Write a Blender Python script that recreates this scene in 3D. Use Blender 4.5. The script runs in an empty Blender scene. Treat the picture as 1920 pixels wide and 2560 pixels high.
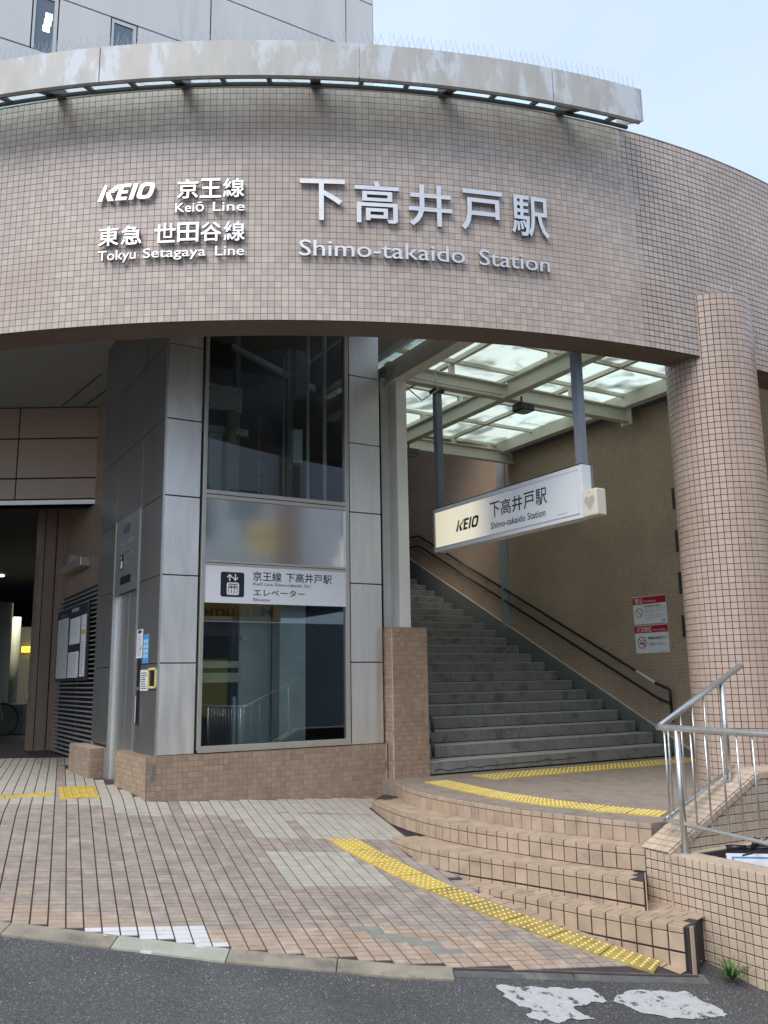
import bpy, bmesh, math, random
import numpy as np
from mathutils import Vector, Matrix, noise
random.seed(7); RNG = np.random.default_rng(7)
sc = bpy.context.scene
COL = sc.collection
R = math.radians
# ------------------------------------------------------------------ camera
cam_d = bpy.data.cameras.new('camera'); cam = bpy.data.objects.new('camera', cam_d); COL.objects.link(cam)
cam_d.sensor_fit = 'VERTICAL'; cam_d.sensor_height = 24; cam_d.sensor_width = 18
cam_d.lens = 2190 / 2560 * 24; cam_d.clip_end = 800; cam_d.clip_start = .05
cam.matrix_world = Matrix.Translation((0, 0, 1.9)) @ Matrix.Rotation(R(90 + 10.85), 4, 'X') @ Matrix.Rotation(R(-.905), 4, 'Z')
sc.camera = cam
CAM = np.array([0, 0, 1.9])
# ------------------------------------------------------------------ sky, sun, exposure
w = bpy.data.worlds.new('World'); sc.world = w; w.use_nodes = True
nt = w.node_tree; bg = nt.nodes['Background']
sky = nt.nodes.new('ShaderNodeTexSky'); sky.sky_type = 'NISHITA'; sky.sun_disc = False
sky.sun_elevation = R(52); sky.sun_rotation = R(215); sky.air_density = 1.0; sky.dust_density = 3.0; sky.ozone_density = 1.5
# thin overcast: soft cloud veil over the clear sky
tc = nt.nodes.new('ShaderNodeTexCoord'); mp = nt.nodes.new('ShaderNodeMapping'); mp.inputs['Scale'].default_value = (1.2, 1.2, 2.6)
nz = nt.nodes.new('ShaderNodeTexNoise'); nz.inputs['Scale'].default_value = 1.6; nz.inputs['Detail'].default_value = 5; nz.inputs['Roughness'].default_value = .5
cr = nt.nodes.new('ShaderNodeMapRange'); cr.inputs[1].default_value = .3; cr.inputs[2].default_value = .7; cr.inputs[3].default_value = .72; cr.inputs[4].default_value = .93
mx = nt.nodes.new('ShaderNodeMix'); mx.data_type = 'RGBA'; mx.inputs[7].default_value = (3.25, 3.9, 5.1, 1)
nt.links.new(tc.outputs['Generated'], mp.inputs[0]); nt.links.new(mp.outputs[0], nz.inputs['Vector']); nt.links.new(nz.outputs[0], cr.inputs[0])
nt.links.new(cr.outputs[0], mx.inputs[0]); nt.links.new(sky.outputs[0], mx.inputs[6]); nt.links.new(mx.outputs[2], bg.inputs[0])
bg.inputs[1].default_value = .11
sd = bpy.data.lights.new('sun', 'SUN'); sd.energy = 1.3; sd.angle = R(38); sd.color = (1, .96, .9)
so = bpy.data.objects.new('sun', sd); COL.objects.link(so)
so.rotation_euler = (R(38), 0, R(-35))     # high, behind the photographer's left shoulder
sc.view_settings.view_transform = 'Standard'; sc.view_settings.look = 'None'
sc.view_settings.exposure = 1.18; sc.view_settings.gamma = 1
# ------------------------------------------------------------------ frames
P0 = np.array([-2.16807, 8.43593, 0.0])
U = np.array([math.sin(R(59.5)), math.cos(R(59.5)), 0]); V = np.array([-U[1], U[0], 0])
def L(u, v, z=0.): return P0 + U * u + V * v + np.array([0, 0, z])
FC = np.array([-1.31819, 17.085325]); FR = 9.926; FI = 9.59; ZB = 4.988; ZT = 7.256
def A(s, z, r=FR):            # a point on the curved front wall, s metres along the arc
    t = s / FR
    return np.array([FC[0] + r * math.sin(t), FC[1] - r * math.cos(t), z])
G = (-.10736, -.12064, .08136)
def gz(x, y):
    p = G[0] + G[1] * x + G[2] * y
    q = .872
    k = .03; h = max(0, min(1, .5 + .5 * (q - p) / k))
    return q * (1 - h) + p * h - k * h * (1 - h)
KERB = [(-9, 5.5), (-4, 5.33), (-2.2, 5.28), (-.9, 5.26), (.12, 5.32), (.77, 5.46), (1.49, 5.6), (2.1, 5.74), (4, 6.2)]
def ky(x):
    for (x0, y0), (x1, y1) in zip(KERB, KERB[1:]):
        if x <= x1: return y0 + (y1 - y0) * (x - x0) / (x1 - x0)
    return KERB[-1][1]
# ------------------------------------------------------------------ materials
MATS = {}
def N(nt, t, **k):
    n = nt.nodes.new('ShaderNode' + t)
    for a, b in k.items():
        if a in n.inputs: n.inputs[a].default_value = b
        else: setattr(n, a, b)
    return n
def rgb(c): return (c[0], c[1], c[2], 1)
def mat(name, col, rough=.6, metal=0, var=.0, tint=0, nscale=6, bump=0, bscale=60, stain=None, stain_s=2.0, stretch=None, spec=.5, stain_lo=.52, stain_hi=.68, trans=0, coat=0, emis=None, estr=0, rvar=0, streak=None):
    """procedural material; noise in world position, optional per-piece tint attribute and stain colour"""
    if name in MATS: return MATS[name]
    m = bpy.data.materials.new(name); m.use_nodes = True; nt = m.node_tree; b = nt.nodes['Principled BSDF']
    b.inputs['Roughness'].default_value = rough; b.inputs['Metallic'].default_value = metal; b.inputs['Specular IOR Level'].default_value = spec
    b.inputs['Base Color'].default_value = rgb(col)
    lk = nt.links.new; g = N(nt, 'NewGeometry'); vec = g.outputs['Position']
    if stretch:
        mpn = N(nt, 'Mapping'); mpn.inputs['Scale'].default_value = stretch; lk(vec, mpn.inputs[0]); svec = mpn.outputs[0]
    else: svec = vec
    cur = None
    if var:
        n = N(nt, 'TexNoise', Scale=nscale, Detail=6.0, Roughness=.6); lk(svec, n.inputs['Vector'])
        mr = N(nt, 'MapRange'); mr.inputs[1].default_value = .3; mr.inputs[2].default_value = .7; mr.inputs[3].default_value = 1 - var; mr.inputs[4].default_value = 1 + var
        lk(n.outputs[0], mr.inputs[0])
        mu = N(nt, 'Mix', data_type='RGBA', blend_type='MULTIPLY'); mu.inputs[0].default_value = 1; mu.inputs[6].default_value = rgb(col); lk(mr.outputs[0], mu.inputs[7]); cur = mu.outputs[2]
        if rvar:
            m3 = N(nt, 'MapRange'); m3.inputs[1].default_value = .3; m3.inputs[2].default_value = .7; m3.inputs[3].default_value = rough - rvar; m3.inputs[4].default_value = rough + rvar
            lk(n.outputs[0], m3.inputs[0]); lk(m3.outputs[0], b.inputs['Roughness'])
    if tint:
        at = N(nt, 'Attribute', attribute_name='tint'); mr = N(nt, 'MapRange'); mr.inputs[3].default_value = 1 - tint; mr.inputs[4].default_value = 1 + tint; lk(at.outputs['Fac'], mr.inputs[0])
        mu = N(nt, 'Mix', data_type='RGBA', blend_type='MULTIPLY'); mu.inputs[0].default_value = 1
        if cur: lk(cur, mu.inputs[6])
        else: mu.inputs[6].default_value = rgb(col)
        lk(mr.outputs[0], mu.inputs[7]); cur = mu.outputs[2]
    if stain:
        n = N(nt, 'TexNoise', Scale=stain_s, Detail=8.0, Roughness=.65); lk(svec, n.inputs['Vector'])
        mr = N(nt, 'MapRange'); mr.inputs[1].default_value = stain_lo; mr.inputs[2].default_value = stain_hi; lk(n.outputs[0], mr.inputs[0])
        mu = N(nt, 'Mix', data_type='RGBA'); lk(mr.outputs[0], mu.inputs[0]); mu.inputs[7].default_value = rgb(stain)
        if cur: lk(cur, mu.inputs[6])
        else: mu.inputs[6].default_value = rgb(col)
        cur = mu.outputs[2]
    if streak:        # thin rain streaks running down
        mq = N(nt, 'Mapping'); mq.inputs['Scale'].default_value = (9, 9, .45); lk(vec, mq.inputs[0]); n = N(nt, 'TexNoise', Scale=1.0, Detail=5.0, Roughness=.7); lk(mq.outputs[0], n.inputs['Vector'])
        mr = N(nt, 'MapRange'); mr.inputs[1].default_value = .60; mr.inputs[2].default_value = .80; mr.inputs[4].default_value = .55; lk(n.outputs[0], mr.inputs[0])
        mu = N(nt, 'Mix', data_type='RGBA'); lk(mr.outputs[0], mu.inputs[0]); mu.inputs[7].default_value = rgb(streak)
        if cur: lk(cur, mu.inputs[6])
        else: mu.inputs[6].default_value = rgb(col)
        cur = mu.outputs[2]
    if cur: lk(cur, b.inputs['Base Color'])
    if bump:
        n = N(nt, 'TexNoise', Scale=bscale, Detail=4.0); lk(svec, n.inputs['Vector']); bp = N(nt, 'Bump', Strength=bump, Distance=.01); lk(n.outputs[0], bp.inputs['Height']); lk(bp.outputs[0], b.inputs['Normal'])
    if coat: b.inputs['Coat Weight'].default_value = coat; b.inputs['Coat Roughness'].default_value = .15
    if emis: b.inputs['Emission Color'].default_value = rgb(emis); b.inputs['Emission Strength'].default_value = estr
    MATS[name] = m; return m
M_tile = mat('glazed tan tile', (.475, .395, .335), .42, streak=(.30, .235, .195), var=.05, tint=.11, nscale=1.3, stain=(.42, .335, .28), stain_s=.8, bump=.06, bscale=90, coat=.1)
M_tilew = mat('warm cream tile', (.50, .40, .30), .38, var=.06, tint=.07, nscale=2, bump=.05, bscale=70, coat=.15, stain=(.38, .29, .21), stain_s=1.5, stain_lo=.58, stain_hi=.75)
M_tilec = mat('pink beige column tile', (.46, .355, .29), .32, var=.05, tint=.06, nscale=2, bump=.05, bscale=70, coat=.25)
M_tilep = mat('brown plinth tile', (.33, .235, .165), .5, var=.1, tint=.14, nscale=3, bump=.05, bscale=80)
M_groutd = mat('dark grimy grout', (.055, .042, .045), .9, var=.2, nscale=8)
M_groutl = mat('pale grout', (.45, .37, .28), .9, var=.12, nscale=8, stain=(.16, .12, .09), stain_s=3.5, stain_lo=.55, stain_hi=.7)
M_groutm = mat('stained grey grout', (.20, .155, .13), .9, var=.25, nscale=3, stain=(.08, .06, .06), stain_s=1.1, stretch=(1, 1, .35), stain_lo=.52, stain_hi=.66)
def _dirt():      # the grout of the wall's weathered right hand part is black with grime
    nt = M_groutm.node_tree; b = nt.nodes['Principled BSDF']; lk = nt.links.new; src = b.inputs['Base Color'].links[0].from_socket
    g = N(nt, 'NewGeometry'); sp = N(nt, 'SeparateXYZ'); lk(g.outputs['Position'], sp.inputs[0]); n = N(nt, 'TexNoise', Scale=2.2, Detail=5.0); lk(g.outputs['Position'], n.inputs['Vector'])
    m1 = N(nt, 'Math', operation='MULTIPLY_ADD'); lk(n.outputs[0], m1.inputs[0]); m1.inputs[1].default_value = 1.6; lk(sp.outputs[0], m1.inputs[2])
    mr = N(nt, 'MapRange'); mr.inputs[1].default_value = 2.9; mr.inputs[2].default_value = 3.6; lk(m1.outputs[0], mr.inputs[0])
    mu = N(nt, 'Mix', data_type='RGBA'); lk(mr.outputs[0], mu.inputs[0]); lk(src, mu.inputs[6]); mu.inputs[7].default_value = (.035, .026, .03, 1); lk(mu.outputs[2], b.inputs['Base Color'])
_dirt()
M_soffit = mat('brown render soffit', (.16, .115, .09), .85, var=.12, nscale=2.5, bump=.3, bscale=120, stain=(.22, .175, .14), stain_s=6, stretch=(1, 4, 1), stain_lo=.6, stain_hi=.8)
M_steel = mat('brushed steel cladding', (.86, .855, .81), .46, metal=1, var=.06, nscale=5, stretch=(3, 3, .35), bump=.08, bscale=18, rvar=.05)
M_steelshade = mat('shaded steel cladding', (.20, .20, .19), .30, metal=.55, var=.1, nscale=3, bump=.03, bscale=8)  # same steel as the front; the side face's shade is in this colour
M_joint = mat('black joint', (.02, .02, .02), .8)
M_alu = mat('satin bronze aluminium frame', (.56, .54, .48), .38, metal=.7, var=.05)
M_sst = mat('satin stainless tube', (.62, .62, .60), .42, metal=1, var=.1, nscale=20)
M_beam = mat('cream painted steel', (.60, .58, .49), .45, var=.07, nscale=4, stain=(.38, .34, .27), stain_s=4, stain_lo=.6, stain_hi=.8)
M_beamw = mat('off white painted post', (.80, .79, .71), .45, var=.05, nscale=3)
M_greyp = mat('blue grey painted steel', (.17, .20, .23), .45, var=.08, nscale=5)
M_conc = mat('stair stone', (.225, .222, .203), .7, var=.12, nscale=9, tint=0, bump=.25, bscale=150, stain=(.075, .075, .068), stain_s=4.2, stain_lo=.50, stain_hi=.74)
M_conct = mat('pale stair tread top', (.40, .395, .365), .65, var=.10, nscale=6, bump=.15, bscale=150, stain=(.22, .215, .20), stain_s=4, stain_lo=.56, stain_hi=.78)  # tread tops get a paler colour than the risers
M_strng = mat('grey painted stringer', (.17, .18, .165), .55, var=.08)
M_land = mat('trowelled tan landing', (.27, .225, .185), .75, var=.14, nscale=9, bump=.5, bscale=110, stretch=(1, 1, 1), stain=(.19, .155, .125), stain_s=5)
M_steptile = mat('orange tan step tile', (.41, .31, .22), .6, var=.12, tint=.10, nscale=14, bump=.15, bscale=90, stain=(.22, .165, .13), stain_s=7, stain_lo=.5, stain_hi=.76)
M_gutter = mat('weathered painted gutter band', (.43, .42, .385), .55, var=.12, nscale=2, stain=(.53, .56, .58), stain_s=1.3, stretch=(2.8, 2.8, 1.0), stain_lo=.50, stain_hi=.57, bump=.05)
M_frame = mat('dark canopy frame', (.09, .09, .09), .5, metal=.3, var=.1)
M_panelw = mat('pale grey wall panel', (.62, .61, .585), .6, var=.04, nscale=1, stain=(.53, .51, .50), stain_s=1.2, stretch=(2, 2, .25), stain_lo=.55, stain_hi=.75)
M_win = mat('window glass grey', (.10, .13, .16), .08, metal=.1, spec=1)
M_yel = mat('tactile yellow', (.56, .415, .085), .55, var=.15, nscale=7, stain=(.28, .20, .07), stain_s=5, stain_lo=.5, stain_hi=.75)
M_yeld = mat('tactile yellow grimy', (.40, .30, .075), .6, var=.2, nscale=9, stain=(.16, .12, .05), stain_s=3, stain_lo=.45, stain_hi=.68)
M_dome = mat('tactile dome worn', (.68, .54, .20), .5)
M_black = mat('black plastic', (.012, .012, .014), .35)
M_white = mat('white sign face', (.74, .77, .79), .35, var=.02)
M_ink = mat('black ink', (.012, .012, .016), .5)
M_red = mat('red ink', (.42, .015, .03), .4)
M_navy = mat('navy ink', (.03, .05, .22), .5)
M_blue = mat('blue ink', (.06, .28, .60), .5)
M_grey = mat('grey ink', (.33, .33, .34), .5)
M_letter = mat('brushed lettering', (.68, .67, .65), .36, metal=.7, var=.06, nscale=10)
M_letside = mat('lettering edge', (.25, .26, .28), .4, metal=.8)
M_ceil = mat('grey ceiling board', (.34, .34, .31), .8, var=.05)
M_beige = mat('tan metal fascia panel', (.36, .27, .195), .42, var=.08, nscale=.8, metal=.15)
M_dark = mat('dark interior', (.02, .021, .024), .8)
M_darkw = mat('shaft wall', (.20, .22, .24), .7, var=.25, nscale=2)
M_shaft = mat('shaft steel', (.36, .39, .41), .5, metal=.1, var=.2, nscale=3)
M_shaftl = mat('shaft pale panel', (.66, .70, .66), .5, var=.1, nscale=2)
M_louv = mat('grey louvre slat', (.40, .40, .38), .4, metal=.5, var=.05)
M_walltex = None
def brickmat(name, tile, grout, pitch, z0=0., rough=.5, bumpd=.3, gnoise=.12, mort=.07, rot=0):
    m = bpy.data.materials.new(name); m.use_nodes = True; nt = m.node_tree; b = nt.nodes['Principled BSDF']; lk = nt.links.new
    b.inputs['Roughness'].default_value = rough
    uv = N(nt, 'UVMap'); br = N(nt, 'TexBrick', offset=0., squash=1.)
    br.inputs['Scale'].default_value = 1 / pitch; br.inputs['Mortar Size'].default_value = mort * .5; br.inputs['Mortar Smooth'].default_value = .2
    br.inputs['Brick Width'].default_value = 1; br.inputs['Row Height'].default_value = 1; br.inputs['Bias'].default_value = 0
    c2 = tuple(x * .88 for x in tile); br.inputs['Color1'].default_value = rgb(tile); br.inputs['Color2'].default_value = rgb(c2); br.inputs['Mortar'].default_value = rgb(grout)
    lk(uv.outputs[0], br.inputs['Vector'])
    g = N(nt, 'NewGeometry'); n = N(nt, 'TexNoise', Scale=1.1, Detail=6.0); lk(g.outputs['Position'], n.inputs['Vector'])
    mr = N(nt, 'MapRange'); mr.inputs[1].default_value = .3; mr.inputs[2].default_value = .7; mr.inputs[3].default_value = 1 - gnoise; mr.inputs[4].default_value = 1 + gnoise; lk(n.outputs[0], mr.inputs[0])
    mu = N(nt, 'Mix', data_type='RGBA', blend_type='MULTIPLY'); mu.inputs[0].default_value = 1; lk(br.outputs[0], mu.inputs[6]); lk(mr.outputs[0], mu.inputs[7]); lk(mu.outputs[2], b.inputs['Base Color'])
    bp = N(nt, 'Bump', Strength=bumpd, Distance=.003); bp.invert = True; lk(br.outputs['Fac'], bp.inputs['Height']); lk(bp.outputs[0], b.inputs['Normal'])
    MATS[name] = m; return m
M_stairwall = brickmat('stair wall mosaic', (.40, .29, .205), (.56, .445, .33), .05)
M_farpave = brickmat('far pavers', (.22, .19, .16), (.05, .04, .04), .1)
M_pilltile = brickmat('corridor pillar mosaic', (.26, .19, .15), (.34, .28, .22), .05)
# frosted wired skylight glass
def glassmat(name, kind):
    m = bpy.data.materials.new(name); m.use_nodes = True; nt = m.node_tree; lk = nt.links.new; nt.nodes.remove(nt.nodes['Principled BSDF']); out = nt.nodes['Material Output']
    if kind == 'frost':
        t = N(nt, 'BsdfTranslucent'); t.inputs[0].default_value = (.84, .89, .82, 1); tr = N(nt, 'BsdfTransparent'); tr.inputs[0].default_value = (.64, .70, .64, 1)
        d = N(nt, 'BsdfDiffuse'); d.inputs[0].default_value = (.30, .27, .18, 1)
        g = N(nt, 'NewGeometry'); n = N(nt, 'TexNoise', Scale=1.7, Detail=7.0, Distortion=1.2); lk(g.outputs['Position'], n.inputs['Vector']); mr = N(nt, 'MapRange'); mr.inputs[1].default_value = .48; mr.inputs[2].default_value = .72; mr.inputs[4].default_value = .6; lk(n.outputs[0], mr.inputs[0])
        a = N(nt, 'MixShader'); a.inputs[0].default_value = .35; lk(t.outputs[0], a.inputs[1]); lk(tr.outputs[0], a.inputs[2])
        b = N(nt, 'MixShader'); lk(mr.outputs[0], b.inputs[0]); lk(a.outputs[0], b.inputs[1]); lk(d.outputs[0], b.inputs[2]); lk(b.outputs[0], out.inputs[0])
    elif kind == 'clear':
        tr = N(nt, 'BsdfTransparent'); tr.inputs[0].default_value = (.90, .95, .95, 1); gl = N(nt, 'BsdfGlossy'); gl.inputs['Roughness'].default_value = .012; gl.inputs[0].default_value = (.9, .95, 1, 1)
        f = N(nt, 'Fresnel'); f.inputs[0].default_value = 1.7; a = N(nt, 'MixShader'); lk(f.outputs[0], a.inputs[0]); lk(tr.outputs[0], a.inputs[1]); lk(gl.outputs[0], a.inputs[2]); lk(a.outputs[0], out.inputs[0])
    elif kind == 'canopy':
        tr = N(nt, 'BsdfTransparent'); tr.inputs[0].default_value = (.80, .92, .92, 1); t = N(nt, 'BsdfTranslucent'); t.inputs[0].default_value = (.75, .85, .85, 1)
        a = N(nt, 'MixShader'); a.inputs[0].default_value = .3; lk(tr.outputs[0], a.inputs[1]); lk(t.outputs[0], a.inputs[2]); lk(a.outputs[0], out.inputs[0])
    MATS[name] = m; return m
M_frost = glassmat('frosted wired glass', 'frost'); M_glass = glassmat('clear glass', 'clear'); M_canglass = glassmat('canopy glass', 'canopy')
def emat(name, col, s):
    m = bpy.data.materials.new(name); m.use_nodes = True; b = m.node_tree.nodes['Principled BSDF']; b.inputs['Base Color'].default_value = rgb(col); b.inputs['Emission Color'].default_value = rgb(col); b.inputs['Emission Strength'].default_value = s; return m
# ------------------------------------------------------------------ mesh helpers
class MB:
    def __init__(s): s.v = []; s.f = []
    def quad(s, a, b, c, d): n = len(s.v); s.v += [tuple(a), tuple(b), tuple(c), tuple(d)]; s.f.append((n, n + 1, n + 2, n + 3)); return s
    def hexa(s, p):   # 8 points: bottom 4 (ccw from above), top 4
        n = len(s.v); s.v += [tuple(map(float, q)) for q in p]
        s.f += [tuple(n + i for i in q) for q in ((3, 2, 1, 0), (4, 5, 6, 7), (0, 1, 5, 4), (1, 2, 6, 5), (2, 3, 7, 6), (3, 0, 4, 7))]; return s
    def lbox(s, u0, u1, v0, v1, z0, z1):
        return s.hexa([L(u0, v0, z0), L(u1, v0, z0), L(u1, v1, z0), L(u0, v1, z0), L(u0, v0, z1), L(u1, v0, z1), L(u1, v1, z1), L(u0, v1, z1)])
    def box(s, x0, x1, y0, y1, z0, z1):
        return s.hexa([(x0, y0, z0), (x1, y0, z0), (x1, y1, z0), (x0, y1, z0), (x0, y0, z1), (x1, y0, z1), (x1, y1, z1), (x0, y1, z1)])
    def tube(s, pts, r, n=10, cap=True, rs=None):
        pts = [Vector(p) for p in pts]; rings = []; base = len(s.v); T = []
        for i, p in enumerate(pts):
            t = (pts[min(i + 1, len(pts) - 1)] - pts[max(i - 1, 0)]).normalized(); T.append(t)
        nrm = T[0].orthogonal().normalized()
        for i, p in enumerate(pts):
            nrm = (nrm - T[i] * nrm.dot(T[i])).normalized(); bi = T[i].cross(nrm); rr = rs[i] if rs else r
            for k in range(n):
                a = 2 * math.pi * k / n; s.v.append(tuple(p + (nrm * math.cos(a) + bi * math.sin(a)) * rr))
        for i in range(len(pts) - 1):
            for k in range(n):
                a = base + i * n + k; b = base + i * n + (k + 1) % n; s.f.append((a, b, b + n, a + n))
        if cap:
            s.f.append(tuple(base + k for k in reversed(range(n)))); e = base + (len(pts) - 1) * n; s.f.append(tuple(e + k for k in range(n)))
        return s
    def prism(s, poly, z0, z1):      # xy polygon ccw
        n = len(s.v); m = len(poly); z0 = [z0] * m if np.isscalar(z0) else z0; z1 = [z1] * m if np.isscalar(z1) else z1
        s.v += [(p[0], p[1], z0[i]) for i, p in enumerate(poly)] + [(p[0], p[1], z1[i]) for i, p in enumerate(poly)]
        s.f.append(tuple(n + i for i in reversed(range(m)))); s.f.append(tuple(n + m + i for i in range(m)))
        for i in range(m): j = (i + 1) % m; s.f.append((n + i, n + j, n + m + j, n + m + i))
        return s
    def extr(s, poly, o, ex, ey, ez, d0, d1):   # polygon in plane (ex,ey) at origin o, extruded along ez
        n = len(s.v); m = len(poly); o = np.array(o)
        for d in (d0, d1): s.v += [tuple(o + np.array(ex) * p[0] + np.array(ey) * p[1] + np.array(ez) * d) for p in poly]
        s.f.append(tuple(n + i for i in reversed(range(m)))); s.f.append(tuple(n + m + i for i in range(m)))
        for i in range(m): j = (i + 1) % m; s.f.append((n + i, n + j, n + m + j, n + m + i))
        return s
def mkmesh(name, v, f, m, tint=None, smooth=False, fix=True):
    me = bpy.data.meshes.new(name); me.from_pydata([tuple(map(float, p)) for p in v] if not isinstance(v, np.ndarray) else v.tolist(), [], f)
    if fix:
        bm = bmesh.new(); bm.from_mesh(me); bmesh.ops.recalc_face_normals(bm, faces=bm.faces); bm.to_mesh(me); bm.free()
    me.materials.append(m)
    if tint is not None:
        a = me.attributes.new('tint', 'FLOAT', 'FACE'); a.data.foreach_set('value', np.asarray(tint, dtype=np.float32))
    if smooth:
        me.polygons.foreach_set('use_smooth', [True] * len(me.polygons))
    me.update(); return me
def link(name, me, parent=None, loc=None):
    o = bpy.data.objects.new(name, me); COL.objects.link(o)
    if parent: o.parent = parent
    if loc is not None: o.location = loc
    return o
def tag(o, label=None, cat=None, group=None, kind=None):
    if label: o['label'] = label
    if cat: o['category'] = cat
    if group: o['group'] = group
    if kind: o['kind'] = kind
    return o
class Thing:
    def __init__(s, name, base, label=None, cat=None, group=None, kind=None):
        s.b = np.array([float(x) for x in base]); s.o = bpy.data.objects.new(name, None); s.o.empty_display_size = .2; COL.objects.link(s.o); s.o.location = s.b
        tag(s.o, label, cat, group, kind)
    def add(s, name, mb, m, parent=None, kind=None, label=None, smooth=False, bevel=0):
        v = np.array(mb.v, dtype=float) - s.b
        me = mkmesh(name, v, mb.f, m, smooth=smooth)
        o = link(name, me, parent or s.o)
        if bevel:
            bv = o.modifiers.new('bevel', 'BEVEL'); bv.width = bevel; bv.segments = 2; bv.limit_method = 'ANGLE'; bv.angle_limit = R(40)
        tag(o, label, kind=kind); return o
def single(name, mb, m, label=None, cat=None, group=None, kind=None, base=None, smooth=False):
    v = np.array(mb.v, dtype=float); b = np.array(base if base is not None else [v[:, 0].mean(), v[:, 1].mean(), v[:, 2].min()])
    o = link(name, mkmesh(name, v - b, mb.f, m, smooth=smooth)); o.location = b; return tag(o, label, cat, group, kind)
# ---- tile machinery: every tile is a small bevelled slab
def tile_vf(w, h, d, bv):
    w2, h2 = w / 2, h / 2; v = []
    for (x, y, z) in ((w2, h2, 0), (w2, h2, d - bv), (w2 - bv, h2 - bv, d)):
        v += [(-x, -y, z), (x, -y, z), (x, y, z), (-x, y, z)]
    f = [(8, 9, 10, 11)]
    for a in (0, 4):
        for i in range(4): j = (i + 1) % 4; f.append((a + i, a + j, a + 4 + j, a + 4 + i))
    return np.array(v), f
NT = 7
def field(thing, name, mats, w, h, d, m, bv=.0015, limit=300, parent=None, jitter=.0008, allm=None, sortref=None):
    """mats: list of 4x4 numpy (world). The largest-in-view become objects sharing mesh data, the rest one stuff part."""
    if not len(mats): return
    M = np.array(mats); P = M[:, :3, 3]; n = M[:, :3, 2]; dv = CAM - P; ds = np.linalg.norm(dv, axis=1); cosv = (dv * n).sum(1) / ds
    fw = np.array([0, math.cos(R(10.85)), math.sin(R(10.85))]); rel = P - CAM; zc = rel @ fw; xs = rel[:, 0] / np.maximum(zc, .01); upv = np.array([0, -math.sin(R(10.85)), math.cos(R(10.85))]); ys = rel @ upv / np.maximum(zc, .01)
    inv = (zc > 0) & (abs(xs) < .45) & (abs(ys) < .60) & (cosv > .05)
    score = np.where(inv, cosv / ds ** 2, -1); order = np.argsort(-score); pick = [i for i in order[:limit] if score[i] > 0]; ps = set(pick)
    rest = [i for i in range(len(M)) if i not in ps]
    M = M.copy(); M[:, :3, 3] += M[:, :3, 2] * (RNG.random(len(M))[:, None] * jitter)
    v, f = tile_vf(w, h, d, bv); par = parent or thing.o
    if pick:
        meshes = []
        for k in range(NT):
            me = mkmesh(name, v, f, m, tint=[(k + .5) / NT] * len(f), fix=False); meshes.append(me)
        off = Matrix.Translation(-Vector(thing.b))
        for i in pick:
            o = bpy.data.objects.new(name, meshes[random.randrange(NT)]); COL.objects.link(o); o.parent = par; o.matrix_local = off @ Matrix(M[i].tolist())
    if rest:
        Mr = M[rest]; nv = len(v); vv = np.einsum('nij,kj->nki', Mr[:, :3, :3], v) + Mr[:, None, :3, 3] - thing.b
        ff = (np.array(f)[None] + (np.arange(len(rest)) * nv)[:, None, None]).reshape(-1, 4)
        me = bpy.data.meshes.new(name); V_ = vv.reshape(-1, 3); me.vertices.add(len(V_)); me.vertices.foreach_set('co', V_.astype(np.float32).ravel())
        me.loops.add(ff.size); me.loops.foreach_set('vertex_index', ff.astype(np.int32).ravel()); me.polygons.add(len(ff))
        me.polygons.foreach_set('loop_start', np.arange(0, ff.size, 4, dtype=np.int32)); me.update(calc_edges=True); me.validate(); me.shade_flat()
        me.materials.append(m); a = me.attributes.new('tint', 'FLOAT', 'FACE'); a.data.foreach_set('value', np.repeat(RNG.random(len(rest)), len(f)).astype(np.float32))
        o = link(name, me, par); o['kind'] = 'stuff'
def fr(o, x, y, z):
    m = np.eye(4); m[:3, 0] = x; m[:3, 1] = y; m[:3, 2] = z; m[:3, 3] = o; return m
def wallgrid(o, ex, ez, w, h, pitch, keep=None, zup=True):
    """tile frames over a w x h rectangle from corner o along ex (right) and ez (up); first row starts at the top"""
    ex = np.array(ex, float); ez = np.array(ez, float); nn = np.cross(ex, ez); out = []
    for j in range(int(h / pitch + .3)):
        for i in range(int(w / pitch + .3)):
            x = (i + .5) * pitch; y = h - (j + .5) * pitch
            if keep and not keep(x, y): continue
            out.append(fr(o + ex * x + ez * y, ex, ez, nn))
    return out
def uvplane(thing, name, o, ex, ez, w, h, m, parent=None, poly=None):
    """flat rectangle (or polygon in its plane) with metric UVs"""
    o = np.array(o, float); ex = np.array(ex, float); ez = np.array(ez, float)
    poly = poly or [(0, 0), (w, 0), (w, h), (0, h)]
    me = bpy.data.meshes.new(name); me.from_pydata([tuple(o + ex * a + ez * b - thing.b) for a, b in poly], [], [tuple(range(len(poly)))]); uv = me.uv_layers.new(name='UVMap')
    for i, (a, b) in enumerate(poly): uv.data[i].uv = (a, b)
    me.materials.append(m); return link(name, me, parent or thing.o)
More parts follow.
